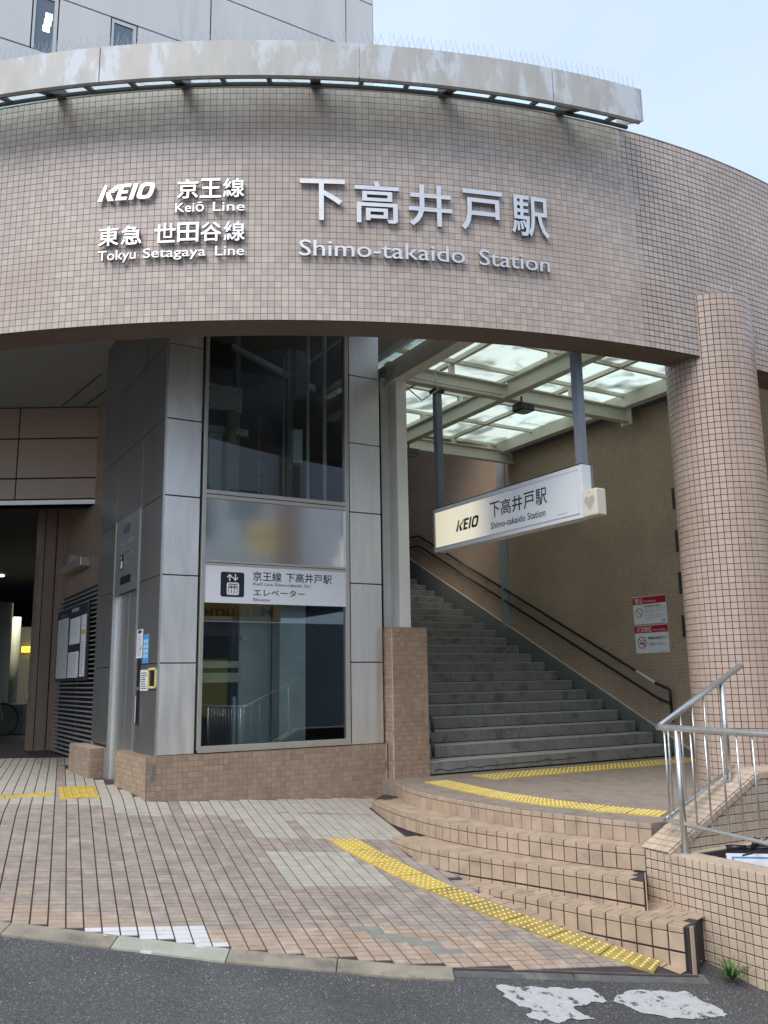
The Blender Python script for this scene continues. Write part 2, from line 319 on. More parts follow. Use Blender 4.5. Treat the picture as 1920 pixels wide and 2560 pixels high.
# ---- text
_tc = {}
def glyphs(body, off=0., res=3):
    k = (body, off)
    if k in _tc: return _tc[k]
    c = bpy.data.curves.new('t', 'FONT'); c.body = body; c.resolution_u = res; c.offset = off
    o = bpy.data.objects.new('t', c); COL.objects.link(o); bpy.context.view_layer.update()
    me = bpy.data.meshes.new_from_object(o.evaluated_get(bpy.context.evaluated_depsgraph_get()))
    bm = bmesh.new(); bm.from_mesh(me); bmesh.ops.remove_doubles(bm, verts=bm.verts, dist=1e-4)
    v = np.array([x.co[:2] for x in bm.verts]); bm.verts.index_update(); f = [tuple(q.index for q in p.verts) for p in bm.faces]; bm.free()
    bpy.data.objects.remove(o); bpy.data.curves.remove(c); bpy.data.meshes.remove(me)
    _tc[k] = (v, f); return v, f
def fit(body, x0, x1, y0, y1, off=0., keep=False, ref=None):
    """text outline fitted to a box; ref: fit the height of this string instead (cap height)"""
    v, f = glyphs(body, off); v = v.copy(); lo = v.min(0); hi = v.max(0)
    if ref: rv = glyphs(ref, off)[0]; ylo, yhi = rv[:, 1].min(), rv[:, 1].max()
    else: ylo, yhi = lo[1], hi[1]
    v[:, 0] = x0 + (v[:, 0] - lo[0]) / (hi[0] - lo[0]) * (x1 - x0); v[:, 1] = y0 + (v[:, 1] - ylo) / (yhi - ylo) * (y1 - y0)
    return v, f
def split(v, f):
    """letters of one string: islands joined where they share an x range"""
    par = list(range(len(v)))
    def find(a):
        while par[a] != a: par[a] = par[par[a]]; a = par[a]
        return a
    for q in f:
        for a in q[1:]: par[find(a)] = find(q[0])
    isl = {}
    for q in f: isl.setdefault(find(q[0]), []).append(q)
    L_ = []
    for fs in isl.values():
        xs = [v[i][0] for q in fs for i in q]; L_.append([min(xs), max(xs), fs])
    L_.sort(key=lambda t: t[0]); out = []
    for t in L_:
        if out and t[0] < out[-1][1] - .35 * min(t[1] - t[0], out[-1][1] - out[-1][0]): out[-1][1] = max(out[-1][1], t[1]); out[-1][2] += t[2]
        else: out.append(t)
    return [t[2] for t in out]
def solid_text(v, f, fn, d0, d1):
    """outline faces mapped by fn(x,y,d) and given thickness"""
    used = sorted({i for q in f for i in q}); ix = {a: k for k, a in enumerate(used)}; mb = MB()
    ed = {}
    for q in f:
        for a, b in zip(q, q[1:] + q[:1]): ed[(a, b)] = ed.get((a, b), 0) + 1
    mb.v = [tuple(fn(v[a][0], v[a][1], d1)) for a in used]; n = len(used)
    mb.f = [tuple(ix[a] for a in q) for q in f]
    if d1 > d0 + 1e-4:
        mb.v += [tuple(fn(v[a][0], v[a][1], d0)) for a in used]
        for (a, b) in list(ed):
            if (b, a) not in ed: mb.f.append((ix[b], ix[a], n + ix[a], n + ix[b]))
    return mb
def addmb(t, name, mb, m, parent=None):
    return link(name, mkmesh(name, np.array(mb.v) - t.b, mb.f, m, fix=False), parent or t.o)
def flat_text(t, body, fn, x0, x1, y0, y1, m, off=0., ref=None, name='lettering', parent=None, d=.0015):
    v, f = fit(body, x0, x1, y0, y1, off, ref=ref); return addmb(t, name, solid_text(v, f, lambda x, y, dd: fn(x, y, dd), d, d), m, parent)
# rail company letters as slanted heavy shapes, unit height, width about 3.75
def logo_polys():
    sh = .30
    def S(p): return [(x + sh * y, y) for x, y in p]
    K1 = S([(0, 0), (.27, 0), (.27, .40), (.50, .62), (.62, 1), (.36, 1), (.30, .98), (0, .98 * .1)])
    K1 = S([(0, 0), (.28, 0), (.28, 1), (.10, 1)])
    K2 = S([(.36, .44), (.56, .56), (.98, 0), (.62, 0)])
    bars = []
    for i in range(5):
        y = .50 + i * .105; x = .34 + i * .11
        bars.append(S([(x, y), (x + .50, y), (x + .54, y + .065), (x + .05, y + .065)]))
    E = S([(1.06, 0), (1.72, 0), (1.72, .20), (1.32, .20), (1.32, .41), (1.66, .41), (1.66, .59), (1.32, .59), (1.32, .80), (1.72, .80), (1.72, 1), (1.06, 1)])
    I = S([(1.86, 0), (2.12, 0), (2.12, 1), (1.86, 1)])
    O = []
    return K1, K2, bars, E, I, sh
def logo_O(n=28):
    out = []; inn = []
    for k in range(n):
        a = 2 * math.pi * k / n; c, s = math.cos(a), math.sin(a); e = .55
        x = abs(c) ** e * math.copysign(1, c); y = abs(s) ** e * math.copysign(1, s)
        ox, oy = 2.72 + .46 * x, .5 + .5 * y; ix_, iy = 2.72 + .20 * x, .5 + .29 * y
        out.append((ox + .30 * oy, oy)); inn.append((ix_ + .30 * iy, iy))
    return out, inn
def logo(t, fn, x0, y0, hgt, m, mbar, d0, d1, wide=1.0):
    K1, K2, bars, E, I, sh = logo_polys()
    def mk(name, poly, mm):
        n = len(poly); mb = MB(); P = [(x0 + p[0] * hgt * wide, y0 + p[1] * hgt) for p in poly]
        mb.v = [tuple(fn(p[0], p[1], d1)) for p in P] + [tuple(fn(p[0], p[1], d0)) for p in P]; mb.f = [tuple(range(n))] + ([] if d1 - d0 < 1e-4 else [((i + 1) % n, i, n + i, n + (i + 1) % n) for i in range(n)])
        return addmb(t, name, mb, mm)
    mk('letter', K1, m); mk('letter', K2, m)
    for b in bars: mk('letter_stripe', b, mbar)
    mk('letter', E, m); mk('letter', I, m)
    o, i_ = logo_O(); n = len(o); mb = MB(); P = [(x0 + p[0] * hgt * wide, y0 + p[1] * hgt) for p in o + i_]
    mb.v = [tuple(fn(p[0], p[1], d1)) for p in P] + [tuple(fn(p[0], p[1], d0)) for p in P]
    for k in range(n):
        j = (k + 1) % n; mb.f.append((k, j, n + j, n + k))
        if d1 - d0 > 1e-4: mb.f.append((j, k, 2 * n + k, 2 * n + j)); mb.f.append((n + k, n + j, 3 * n + j, 3 * n + k))
    addmb(t, 'letter', mb, m)
# ================================================================== GROUND
CURVE1 = [(.08, 9.37), (.17, 8.88), (.33, 8.44), (.63, 7.90), (1.04, 7.30), (1.46, 6.88), (1.86, 6.51)]
CURVE2 = [(-.16, 9.09), (.07, 8.42), (.28, 7.96), (.58, 7.49), (1.0, 7.03), (1.46, 6.58), (1.76, 6.36)]
CURVE3 = [(.03, 7.88), (.23, 7.47), (.54, 7.12), (.95, 6.76), (1.40, 6.34), (1.66, 6.08)]
CURVE4 = [(.45, 7.06), (.68, 6.79), (.99, 6.47), (1.37, 6.09), (1.785, 5.71)]
def crom(P, step):
    P = [np.array(p, float) for p in P]; P = [2 * P[0] - P[1]] + P + [2 * P[-1] - P[-2]]; pts = []
    for i in range(1, len(P) - 2):
        for k in range(24):
            t = k / 24; a, b, c, d = P[i - 1:i + 3]; pts.append(.5 * (2 * b + (c - a) * t + (2 * a - 5 * b + 4 * c - d) * t * t + (3 * b - a - 3 * c + d) * t ** 3))
    pts.append(P[-2]); pts = np.array(pts); s = np.r_[0, np.cumsum(np.linalg.norm(np.diff(pts, axis=0), axis=1))]
    n = max(2, int(round(s[-1] / step))); t = np.linspace(0, s[-1], n + 1); return np.c_[np.interp(t, s, pts[:, 0]), np.interp(t, s, pts[:, 1])]
LOWDIR = np.array([math.sin(R(150.5)), math.cos(R(150.5))])
C0 = np.array([1.76, 6.38])
S1 = [tuple(p) for p in crom(CURVE1, .12)] + [(2.75, 7.0)] + [tuple(L(7.2, -3.6)[:2]), tuple(L(7.2, .2)[:2]), tuple(L(2.42, .2)[:2])]
S2 = [tuple(p) for p in crom(CURVE2, .12)] + [(2.0, 6.6), (.9, 8.2), (.35, 9.45), (-.05, 9.55)]
S3 = [tuple(p) for p in crom(CURVE3, .12)] + [(1.735, 6.36), (1.9, 6.6), (.5, 8.0)]
S4 = [tuple(p) for p in crom(CURVE4, .12)] + [(1.85, 5.74), (2.0, 6.0), (1.7, 6.6), (.8, 7.2)]
def inside(poly, x, y):
    r = False; n = len(poly)
    for i in range(n):
        x1, y1 = poly[i]; x2, y2 = poly[i - 1]
        if (y1 > y) != (y2 > y) and x < (x2 - x1) * (y - y1) / (y2 - y1) + x1: r = not r
    return r
# base ground sheet to the horizon (asphalt)
def road_z(x, y): return min(G[0] + G[1] * max(-6, min(6, x)) + G[2] * max(-3., min(y, 7)), .82) - .014
mb = MB(); xs = [-400, -100, -30, -12, -6, -3, -1.5, 0, 1.5, 3, 4.5, 6, 12, 30, 100, 400]; ys = [-400, -100, -30, -10, -3, 0, 2, 3.5, 4.5, 5, 5.5, 6.2, 7, 30, 100, 400]
for y in ys:
    for x in xs: mb.v.append((x, y, road_z(x, y)))
nx = len(xs)
for j in range(len(ys) - 1):
    for i in range(nx - 1): a = j * nx + i; mb.f.append((a, a + 1, a + nx + 1, a + nx))
M_asph = bpy.data.materials.new('worn asphalt'); M_asph.use_nodes = True; nt = M_asph.node_tree; b = nt.nodes['Principled BSDF']; lk = nt.links.new
g = N(nt, 'NewGeometry'); n1 = N(nt, 'TexNoise', Scale=130.0, Detail=3.0, Roughness=.7); vo = N(nt, 'TexVoronoi', Scale=150.0); n2 = N(nt, 'TexNoise', Scale=1.5, Detail=5.0)
for q in (n1, vo, n2): lk(g.outputs['Position'], q.inputs['Vector'])
r1 = N(nt, 'ValToRGB'); r1.color_ramp.elements[0].position = .35; r1.color_ramp.elements[0].color = (.035, .036, .037, 1); r1.color_ramp.elements[1].position = .72; r1.color_ramp.elements[1].color = (.15, .152, .152, 1); lk(n1.outputs[0], r1.inputs[0])
r2 = N(nt, 'ValToRGB'); r2.color_ramp.elements[0].position = .90; r2.color_ramp.elements[0].color = (0, 0, 0, 1); r2.color_ramp.elements[1].position = .99; r2.color_ramp.elements[1].color = (1, 1, 1, 1)
sx = N(nt, 'SeparateColor'); lk(vo.outputs['Color'], sx.inputs[0]); lk(sx.outputs[0], r2.inputs[0])
ma = N(nt, 'Mix', data_type='RGBA'); ma.inputs[7].default_value = (.24, .24, .23, 1); lk(r2.outputs[0], ma.inputs[0]); lk(r1.outputs[0], ma.inputs[6])
mr = N(nt, 'MapRange'); mr.inputs[1].default_value = .3; mr.inputs[2].default_value = .7; mr.inputs[3].default_value = .78; mr.inputs[4].default_value = 1.2; lk(n2.outputs[0], mr.inputs[0])
mm = N(nt, 'Mix', data_type='RGBA', blend_type='MULTIPLY'); mm.inputs[0].default_value = 1; lk(ma.outputs[2], mm.inputs[6]); lk(mr.outputs[0], mm.inputs[7]); lk(mm.outputs[2], b.inputs['Base Color']); b.inputs['Roughness'].default_value = .85
bp = N(nt, 'Bump', Strength=.9, Distance=.006); lk(vo.outputs['Distance'], bp.inputs['Height']); bp2 = N(nt, 'Bump', Strength=.6, Distance=.004); lk(n1.outputs[0], bp2.inputs['Height']); lk(bp.outputs[0], bp2.inputs['Normal']); lk(bp2.outputs[0], b.inputs['Normal'])
road = single('road', mb, M_asph, 'dark grey worn asphalt road in the foreground', kind='structure', base=(0, 0, 0))
# plaza sheet
pv = Thing('plaza_pavement', (-1.5, 6.5, gz(-1.5, 6.5)), 'sloping plaza paved with mauve and cream oblong tiles', kind='structure')
mb = MB(); xs = list(np.arange(-9, -4, .8)) + list(np.arange(-4, 1.8, .15)) + [1.84]
ysn = 46
for j in range(ysn):
    for x in xs:
        t = (j / (ysn - 1)) ** 1.6; y0 = ky(x) - .02; y = y0 + t * (22 - y0); mb.v.append((x, y, gz(x, y)))
nx = len(xs)
for j in range(ysn - 1):
    for i in range(nx - 1): a = j * nx + i; mb.f.append((a, a + 1, a + nx + 1, a + nx))
M_bed = mat('paver joint bed', (.05, .036, .038), .9, var=.2, nscale=6)
pv.add('joint_bed', mb, M_bed)
D1 = np.array([math.sin(R(160)), math.cos(R(160))]); D2 = np.array([-D1[1], D1[0]]); PH = np.array([-1.837, 5.304])
M_pm = mat('mauve paver', (.30, .252, .217), .6, var=.16, nscale=10, tint=.10, bump=.2, bscale=100, stain=(.42, .35, .30), stain_s=6, stretch=(1, 1, 1), stain_lo=.48, stain_hi=.7)
M_pc = mat('cream paver', (.415, .39, .335), .6, var=.10, nscale=9, tint=.06, bump=.2, bscale=100, stain=(.36, .32, .28), stain_s=5)
M_po = mat('tan paver', (.375, .285, .215), .6, var=.13, nscale=10, tint=.09, bump=.2, bscale=100, stain=(.50, .42, .34), stain_s=7, stain_lo=.52, stain_hi=.7)
M_pw = mat('white painted paver', (.62, .61, .61), .5, var=.06, nscale=9, tint=.03, stain=(.50, .46, .44), stain_s=7, stain_lo=.58, stain_hi=.72)
M_pg = mat('grey cement patch', (.23, .235, .205), .85, var=.15, nscale=12, bump=.4, bscale=60)
ZA = [(-.99, 7.19), (-.36, 7.44), (.09, 6.73), (-.71, 6.44)]
ZBp = [(-1.23, 8.75), (-.55, 7.75), (.02, 7.94), (.3, 8.25), (.1, 8.9), (-.16, 9.5), (-1.0, 9.2)]
ZC = [(-2.25, 7.81), (-1.49, 8.16), (-1.31, 8.06), (-1.12, 7.57), (-.55, 7.75), (-1.1, 9.2), (-3.0, 8.6)]
ZT_ = [(-2.32, 5.56), (-1.1, 5.53), (-.78, 5.64), (-.08, 5.9), (.7, 5.9), (1.2, 5.5), (1.2, 4.9), (-3, 4.9)]
ZW = [(-1.82, 5.30), (-1.1, 5.56), (-1.0, 5.36), (-.88, 5.40), (-.85, 5.2), (-1.9, 5.1)]
ZG = [(-.26, 5.83), (-.09, 5.9), (-.04, 5.8), (.05, 5.75), (.27, 5.74), (.42, 5.6), (.25, 5.53), (.18, 5.64), (-.1, 5.72)]
TW = [tuple(L(-.10, -.06)[:2]), tuple(L(2.50, -.06)[:2]), tuple(L(2.5, 4)[:2]), tuple(L(-.1, 4)[:2])]
kinds = {'m': [], 'c': [], 'o': [], 'w': [], 'g': []}
PWd, PLn = .0975, .0623
for i in range(-60, 46):
    for j in range(-140, 12):
        c = PH + D2 * ((i + .5) * PWd) + D1 * ((j + .5) * PLn); x, y = c
        if x < -6.4 or x > 2.0 or y < ky(x) + .025 or y > 13.0: continue
        if x < -.45 * y - .5: continue
        if inside(TW, x, y) or inside(S2, x, y) or inside(S3, x, y) or inside(S4, x, y): continue
        if x > .9 and (np.array([x, y]) - C0) @ np.array([-LOWDIR[1], LOWDIR[0]]) * -1 < -.0 and False: continue
        z = gz(x, y); dx = (gz(x + .02, y) - gz(x - .02, y)) / .04; dy = (gz(x, y + .02) - gz(x, y - .02)) / .04
        nn = np.array([-dx, -dy, 1.]); nn /= np.linalg.norm(nn)
        ex = np.array([D2[0], D2[1], 0]); ex -= nn * (ex @ nn); ex /= np.linalg.norm(ex); ey = np.cross(nn, ex)
        gi, gj = (i + 3) % 10, (j + 5) % 14
        k = 'm'
        if inside(ZA, x, y) or (inside(ZBp, x, y) and gj != 3) or (inside(ZC, x, y) and gi != 2): k = 'c'
        elif y > 8.0 and x < -2.2 and gi not in (2,): k = 'c'
        elif inside(ZT_, x, y): k = 'o'
        if k == 'm' and y < 6.3 and random.random() < .22 * (6.3 - y): k = 'o'
        if inside(ZW, x, y): k = 'w'
        if inside(ZG, x, y): k = 'g'
        kinds[k].append(fr([x, y, z - .002], ex, ey, nn))
nall = sum(len(q) for q in kinds.values())
for k, m in (('m', M_pm), ('c', M_pc), ('o', M_po), ('w', M_pw), ('g', M_pg)):
    field(pv, 'paver', kinds[k], PWd - (.009 if k != 'g' else .001), PLn - (.006 if k != 'g' else .001), .007, m, bv=.001, limit=max(6, int(290 * len(kinds[k]) / nall)), jitter=.0012)
# kerb
kb = Thing('kerb', (-1.2, 5.2, gz(-1.2, 5.2)), 'low weathered concrete kerb between plaza and road', kind='structure')
M_kerb = mat('weathered kerb concrete', (.27, .24, .185), .85, var=.2, nscale=7, bump=.5, bscale=70, stain=(.15, .14, .11), stain_s=4)
M_kerbd = mat('asphalt smeared kerb', (.10, .10, .095), .9, var=.25, nscale=14, bump=.6, bscale=70, stain=(.17, .165, .15), stain_s=6)
M_kerbg = mat('pale green painted kerb', (.34, .355, .29), .8, var=.12, nscale=9, bump=.4, bscale=70, stain=(.66, .66, .60), stain_s=6, stain_lo=.6, stain_hi=.66)
kx = [-4.4, -3.3, -2.14, -1.53, -.90, -.3, .35, 1.05, 1.88]
for a, c in zip(kx, kx[1:]):
    wd = .15 if a < .3 else .10
    mb = MB(); n = 4; top = []
    for k in range(n + 1):
        x = a + .003 + (c - a - .006) * k / n; y1 = ky(x) + .012; y0 = y1 - wd * (1 + .04 * noise.noise((x * 9, 0, 0)))
        top.append(((x, y0), (x, y1)))
    for (p0, p1), (q0, q1) in zip(top, top[1:]):
        zz = lambda p, d: gz(*p) + d
        mb.hexa([(p0[0], p0[1], zz(p0, -.12)), (q0[0], q0[1], zz(q0, -.12)), (q1[0], q1[1], zz(q1, -.12)), (p1[0], p1[1], zz(p1, -.12)), (p0[0], p0[1], zz(p0, -.004 if a < .3 else -.012)), (q0[0], q0[1], zz(q0, -.004 if a < .3 else -.012)), (q1[0], q1[1], zz(q1, .006 if a < .3 else .001)), (p1[0], p1[1], zz(p1, .006 if a < .3 else .001))])
    kb.add('kerb_stone', mb, M_kerbg if abs(a + 1.53) < .01 else (M_kerbd if a > .3 else M_kerb), label='kerb stone with flaking pale green paint' if abs(a + 1.53) < .01 else None)
# worn road paint
def ragged(pts, amp=.022, n=14, seed=0):
    out = []
    for i in range(len(pts)):
        a = np.array(pts[i]); c = np.array(pts[(i + 1) % len(pts)])
        for k in range(n):
            p = a + (c - a) * k / n; q = (p[0] * 17, p[1] * 17, seed); r_ = (p[0] * 60, p[1] * 60, seed)
            out.append((p[0] + amp * noise.noise(q) * 1.6 + .010 * noise.noise(r_), p[1] + amp * noise.noise((q[1], q[0], seed + 5)) * 1.6 + .010 * noise.noise((r_[1], r_[0], 3))))
    return out
M_paint = mat('flaking white road paint', (.44, .45, .45), .75, var=.1, nscale=30, bump=.5, bscale=130, stain=(.085, .087, .088), stain_s=13, stain_lo=.555, stain_hi=.60)
marks = [([(.57, 5.24), (.62, 5.07), (.72, 4.97), (.70, 4.88), (.84, 4.87), (1.04, 4.96), (.97, 5.07), (1.18, 5.2), (1.11, 5.33), (.71, 5.26)], 'flaking white road marking patch nearer the middle of the picture'),
         ([(1.25, 5.30), (1.22, 5.19), (1.36, 5.08), (1.58, 5.09), (1.83, 5.19), (1.70, 5.44), (1.40, 5.39)], 'flaking white road marking patch nearest the low tiled wall')]
for k, (pts, lab) in enumerate(marks):
    mb = MB(); P = ragged(pts, seed=k * 3.3); n = len(P); mb.v = [(x, y, road_z(x, y) + .004) for x, y in P]; mb.f = [tuple(range(n))]
    single('road_marking', mb, M_paint, lab, 'road marking', 'worn white markings painted on the road')
# ---- tactile paving
def tact_tile(t, P4, zf, rows, cols, m, thick=.006, bars=False, nm='tactile_tile'):
    """P4: corners (x,y) ccw; domes on a grid"""
    P4 = [np.array(p, float) for p in P4]; mb = MB(); mb.prism([tuple(p) for p in P4], [zf(*p) - .01 for p in P4], [zf(*p) + thick for p in P4])
    body = t.add(nm, mb, m); d = MB()
    def bil(a, b): return (P4[0] * (1 - a) + P4[1] * a) * (1 - b) + (P4[3] * (1 - a) + P4[2] * a) * b
    for i in range(cols):
        if bars:
            p = bil((i + .5) / cols, .08); q = bil((i + .5) / cols, .92); e = (q - p) / np.linalg.norm(q - p); n_ = np.array([-e[1], e[0]])
            for w_, z0, z1, w2 in ((.012, 0, .006, .006),):
                mb2 = []
                A4 = [p - n_ * w_, p + n_ * w_, q + n_ * w_, q - n_ * w_]; B4 = [p - n_ * w2 + e * .006, p + n_ * w2 + e * .006, q + n_ * w2 - e * .006, q - n_ * w2 - e * .006]
                d.hexa([(x[0], x[1], zf(*x) + thick - .001) for x in reversed(A4)] + [(x[0], x[1], zf(*x) + thick + z1) for x in reversed(B4)])
        else:
            for j in range(rows):
                c = bil((i + .5) / cols, (j + .5) / rows); n0 = len(d.v); z = zf(*c) + thick
                for r_, h in ((.012, -.001), (.0085, .004), (.004, .0055)):
                    for k in range(8): a_ = k * math.pi / 4; d.v.append((c[0] + r_ * math.cos(a_), c[1] + r_ * math.sin(a_), z + h))
                for q in (0, 8):
                    for k in range(8): kk = (k + 1) % 8; d.f.append((n0 + q + k, n0 + q + kk, n0 + q + 8 + kk, n0 + q + 8 + k))
                d.f.append(tuple(n0 + 16 + k for k in range(8)))
    t.add('bar' if bars else 'dome', d, M_dome if not bars else m, parent=body, kind='stuff')
OUT = [(-.52, 7.74), (-.28, 7.36), (0, 7.0), (.18, 6.78), (.39, 6.56), (.62, 6.34), (.84, 6.12), (1.09, 5.93), (1.33, 5.76), (1.56, 5.62)]
INN = [(-.27, 7.84), (-.06, 7.50), (.19, 7.16), (.36, 6.93), (.56, 6.72), (.80, 6.50), (1.0, 6.30), (1.25, 6.11), (1.48, 5.93), (1.67, 5.80)]
tt = Thing('tactile_strip', (.6, 6.5, gz(.6, 6.5)), 'curved strip of yellow dotted tactile tiles on the plaza before the lowest step', 'tactile paving')
nT = 9; o_ = crom(OUT, 10); 
def resam(P, n): q = crom(P, .01); idx = np.linspace(0, len(q) - 1, n + 1).round().astype(int); return q[idx]
a_, b_ = resam(OUT, nT), resam(INN, nT)
for i in range(nT):
    e = .004
    p, q, r_, s_ = a_[i], a_[i + 1], b_[i + 1], b_[i]
    p2 = p + (q - p) * .015; q2 = q - (q - p) * .015; r2 = r_ - (r_ - s_) * .015; s2 = s_ + (r_ - s_) * .015
    tact_tile(tt, [p2, q2, r2, s2], gz, 5, 6, M_yel if i < 4 else M_yeld, thick=.014)
LZ = .875
t1o = [(.36, 9.2), (.52, 8.82), (.80, 8.17), (1.10, 7.66), (1.43, 7.26), (1.72, 7.0), (2.0, 6.76)]; t1i = [(.60, 9.34), (.76, 8.98), (1.02, 8.36), (1.30, 7.90), (1.60, 7.50), (1.88, 7.22), (2.14, 7.0)]
t1 = Thing('tactile_strip', (1.3, 7.6, LZ), 'curved strip of yellow dotted tactile tiles along the edge of the landing', 'tactile paving')
a_, b_ = resam(t1o, 11), resam(t1i, 11)
for i in range(11):
    p, q, r_, s_ = a_[i], a_[i + 1], b_[i + 1], b_[i]; tact_tile(t1, [p + (q - p) * .015, q - (q - p) * .015, r_ - (r_ - s_) * .015, s_ + (r_ - s_) * .015], lambda x, y: LZ, 5, 6, M_yel, thick=.008)
t2 = Thing('tactile_strip', L(4.9, -.6, LZ), 'straight strip of yellow dotted tactile tiles at the foot of the stone staircase', 'tactile paving')
for i in range(11):
    u0 = 3.30 + i * .30; tact_tile(t2, [L(u0 + .004, -.86)[:2], L(u0 + .296, -.86)[:2], L(u0 + .296, -.42)[:2], L(u0 + .004, -.42)[:2]], lambda x, y: LZ, 7, 5, M_yel, thick=.008)
zb_ = lambda x, y: gz(x, y)
t3 = Thing('tactile_tile', (-3.0, 8.8, gz(-3, 8.8)), 'square yellow tactile tile with raised bars near the lift door', 'tactile paving')
tact_tile(t3, [(-2.98, 8.30), (-2.66, 8.42), (-3.03, 9.36), (-3.35, 9.24)], zb_, 5, 5, M_yel, thick=.012, bars=True)
t4 = Thing('tactile_strip', (-3.6, 8.8, gz(-3.6, 8.8)), 'thin yellow guide bars leading left from the square tactile tile', 'tactile paving')
for k in range(5):
    x0 = -3.30 - k * .42; e = np.array([-.962, -.27]) if False else np.array([-.93, -.37]); p = np.array([-3.20, 8.72]) + e * (k * .43); q = p + e * .42; n_ = np.array([-e[1], e[0]]) * .14
    tact_tile(t4, [q + n_, q - n_, p - n_, p + n_], zb_, 4, 4, M_yel, thick=.010, bars=False, nm='guide_bar') if False else t4.add('guide_bar', MB().prism([tuple(p - n_), tuple(p + n_), tuple(q + n_), tuple(q - n_)], [zb_(*p) - .01] * 4, [zb_(*c_) + .012 for c_ in (p - n_, p + n_, q + n_, q - n_)]), M_yel, bevel=.003)
# ================================================================== ENTRANCE STEPS
es = Thing('entrance_steps', (1.2, 7.0, .3), 'curved orange tan tiled steps rising from the plaza to the landing', 'steps')
for poly, z, m, nm in ((S1, .875, M_land, 'landing'), (S2, .73, M_steptile, 'step'), (S3, .58, M_steptile, 'step'), (S4, .40, M_steptile, 'step')):
    ins = []; c = crom([CURVE1, CURVE2, CURVE3, CURVE4][[.875, .73, .58, .40].index(z)], .12)
    es.add(nm, MB().prism(poly, -.3, z - (.0 if z > .8 else .006)), m if z > .8 else mat('grimy step mortar', (.045, .035, .035), .9, var=.2))
rt, nt_, tr_ = [], [], []
for CV, z, zn in ((CURVE1, .875, .73), (CURVE2, .73, .58), (CURVE3, .58, .40), (CURVE4, .40, .12)):
    q = crom(CV, .103)
    for i in range(len(q) - 1):
        p0, p1 = q[i], q[i + 1]; e = p1 - p0; ln = np.linalg.norm(e); e /= ln; nrm = np.array([e[1], -e[0]])   # outward normal
        c = (p0 + p1) / 2; mid = (c[0] + nrm[0] * .004, c[1] + nrm[1] * .004)
        if abs(nrm @ (np.array([-1, -1]))) < 0: nrm = -nrm
        if nrm @ np.array([-1, -1]) < 0: nrm = -nrm
        E3 = np.array([e[0], e[1], 0]); N3 = np.array([nrm[0], nrm[1], 0]); X3 = np.cross([0, 0, 1], N3)
        gnd = gz(*(c + nrm * .05)) if z < .8 or True else 0
        base = c + nrm * .002
        # nosing: top slab + lip
        rt.append((fr([base[0], base[1], z - .0225], X3, [0, 0, 1], N3), ln, .038))
        rt.append((fr([base[0], base[1], z - .0945], X3, [0, 0, 1], N3), ln, .100))
        if zn < .45: rt.append((fr([base[0], base[1], z - .155 - .05], X3, [0, 0, 1], N3), ln, .100))
        SP = [S1, S2, S3, S4][[.875, .73, .58, .40].index(z)]
        UP = {.73: S1, .58: S2, .40: S3}.get(z)
        for k in range(1 if z > .8 else 8):
            c2 = c - nrm * (.052 + .104 * k + (.0))
            if z > .8: tr_.append((fr([c2[0], c2[1], z + .001], X3, -N3, [0, 0, 1]), ln, .1))
            else:
                sh = (k % 2) * .5 * ln; c3 = c2 + e * sh
                if not (inside(SP, *(c3 + e * .035)) and inside(SP, *(c3 - e * .035)) and inside(SP, *(c3 + nrm * .04))): continue
                if k > 1 and all(inside(UP, *(c3 + d_)) for d_ in (nrm * .05, -nrm * .05, e * .05, -e * .05)): continue
                tr_.append((fr([c3[0], c3[1], z - .006], X3, -N3, [0, 0, 1]), ln, .1))
bq = crom(CURVE4[1:], .118); bt = []
for i in range(len(bq) - 1):
    p0, p1 = bq[i], bq[i + 1]; e = (p1 - p0) / np.linalg.norm(p1 - p0); nrm = np.array([e[1], -e[0]]); nrm = nrm if nrm @ np.array([-1, -1]) > 0 else -nrm
    for k in range(1):
        c = (p0 + p1) / 2 + nrm * (.046 + k * .10); dx = G[1]; dy = G[2]; n3 = np.array([-dx, -dy, 1.]); n3 /= np.linalg.norm(n3); e3 = np.array([e[0], e[1], e @ np.array([dx, dy])]); e3 /= np.linalg.norm(e3)
        bt.append(fr([c[0], c[1], gz(*c) + .0045], e3, np.cross(n3, e3), n3))
field(es, 'border_tile', bt, .112, .075, .006, M_steptile, bv=.002, limit=60)
v_lip = [m for m, l, h in rt if h == .038]; v_r = [m for m, l, h in rt if h == .100]
field(es, 'nosing_tile', v_lip, .0965, .036, .007, M_steptile, bv=.003, limit=170)
field(es, 'riser_tile', v_r, .0965, .098, .006, M_steptile, bv=.002, limit=200)
field(es, 'tread_tile', [m for m, l, h in tr_ if m[2, 3] < .8], .0985, .0985, .007, M_steptile, bv=.001, limit=290)
es.add('end_tile', MB().prism([(1.664, 6.072), (1.673, 6.070), (1.748, 6.352), (1.739, 6.354)], .39, .579), M_steptile)
# dark end post of the lowest step
es.add('end_post', MB().prism([(1.80, 5.69), (1.865, 5.73), (1.855, 5.79), (1.795, 5.75)], .05, .395), M_groutd)
es.add('corner_tile', MB().prism([(1.815, 5.682), (1.837, 5.694), (1.831, 5.708), (1.811, 5.696)], .08, .402), M_tilew)
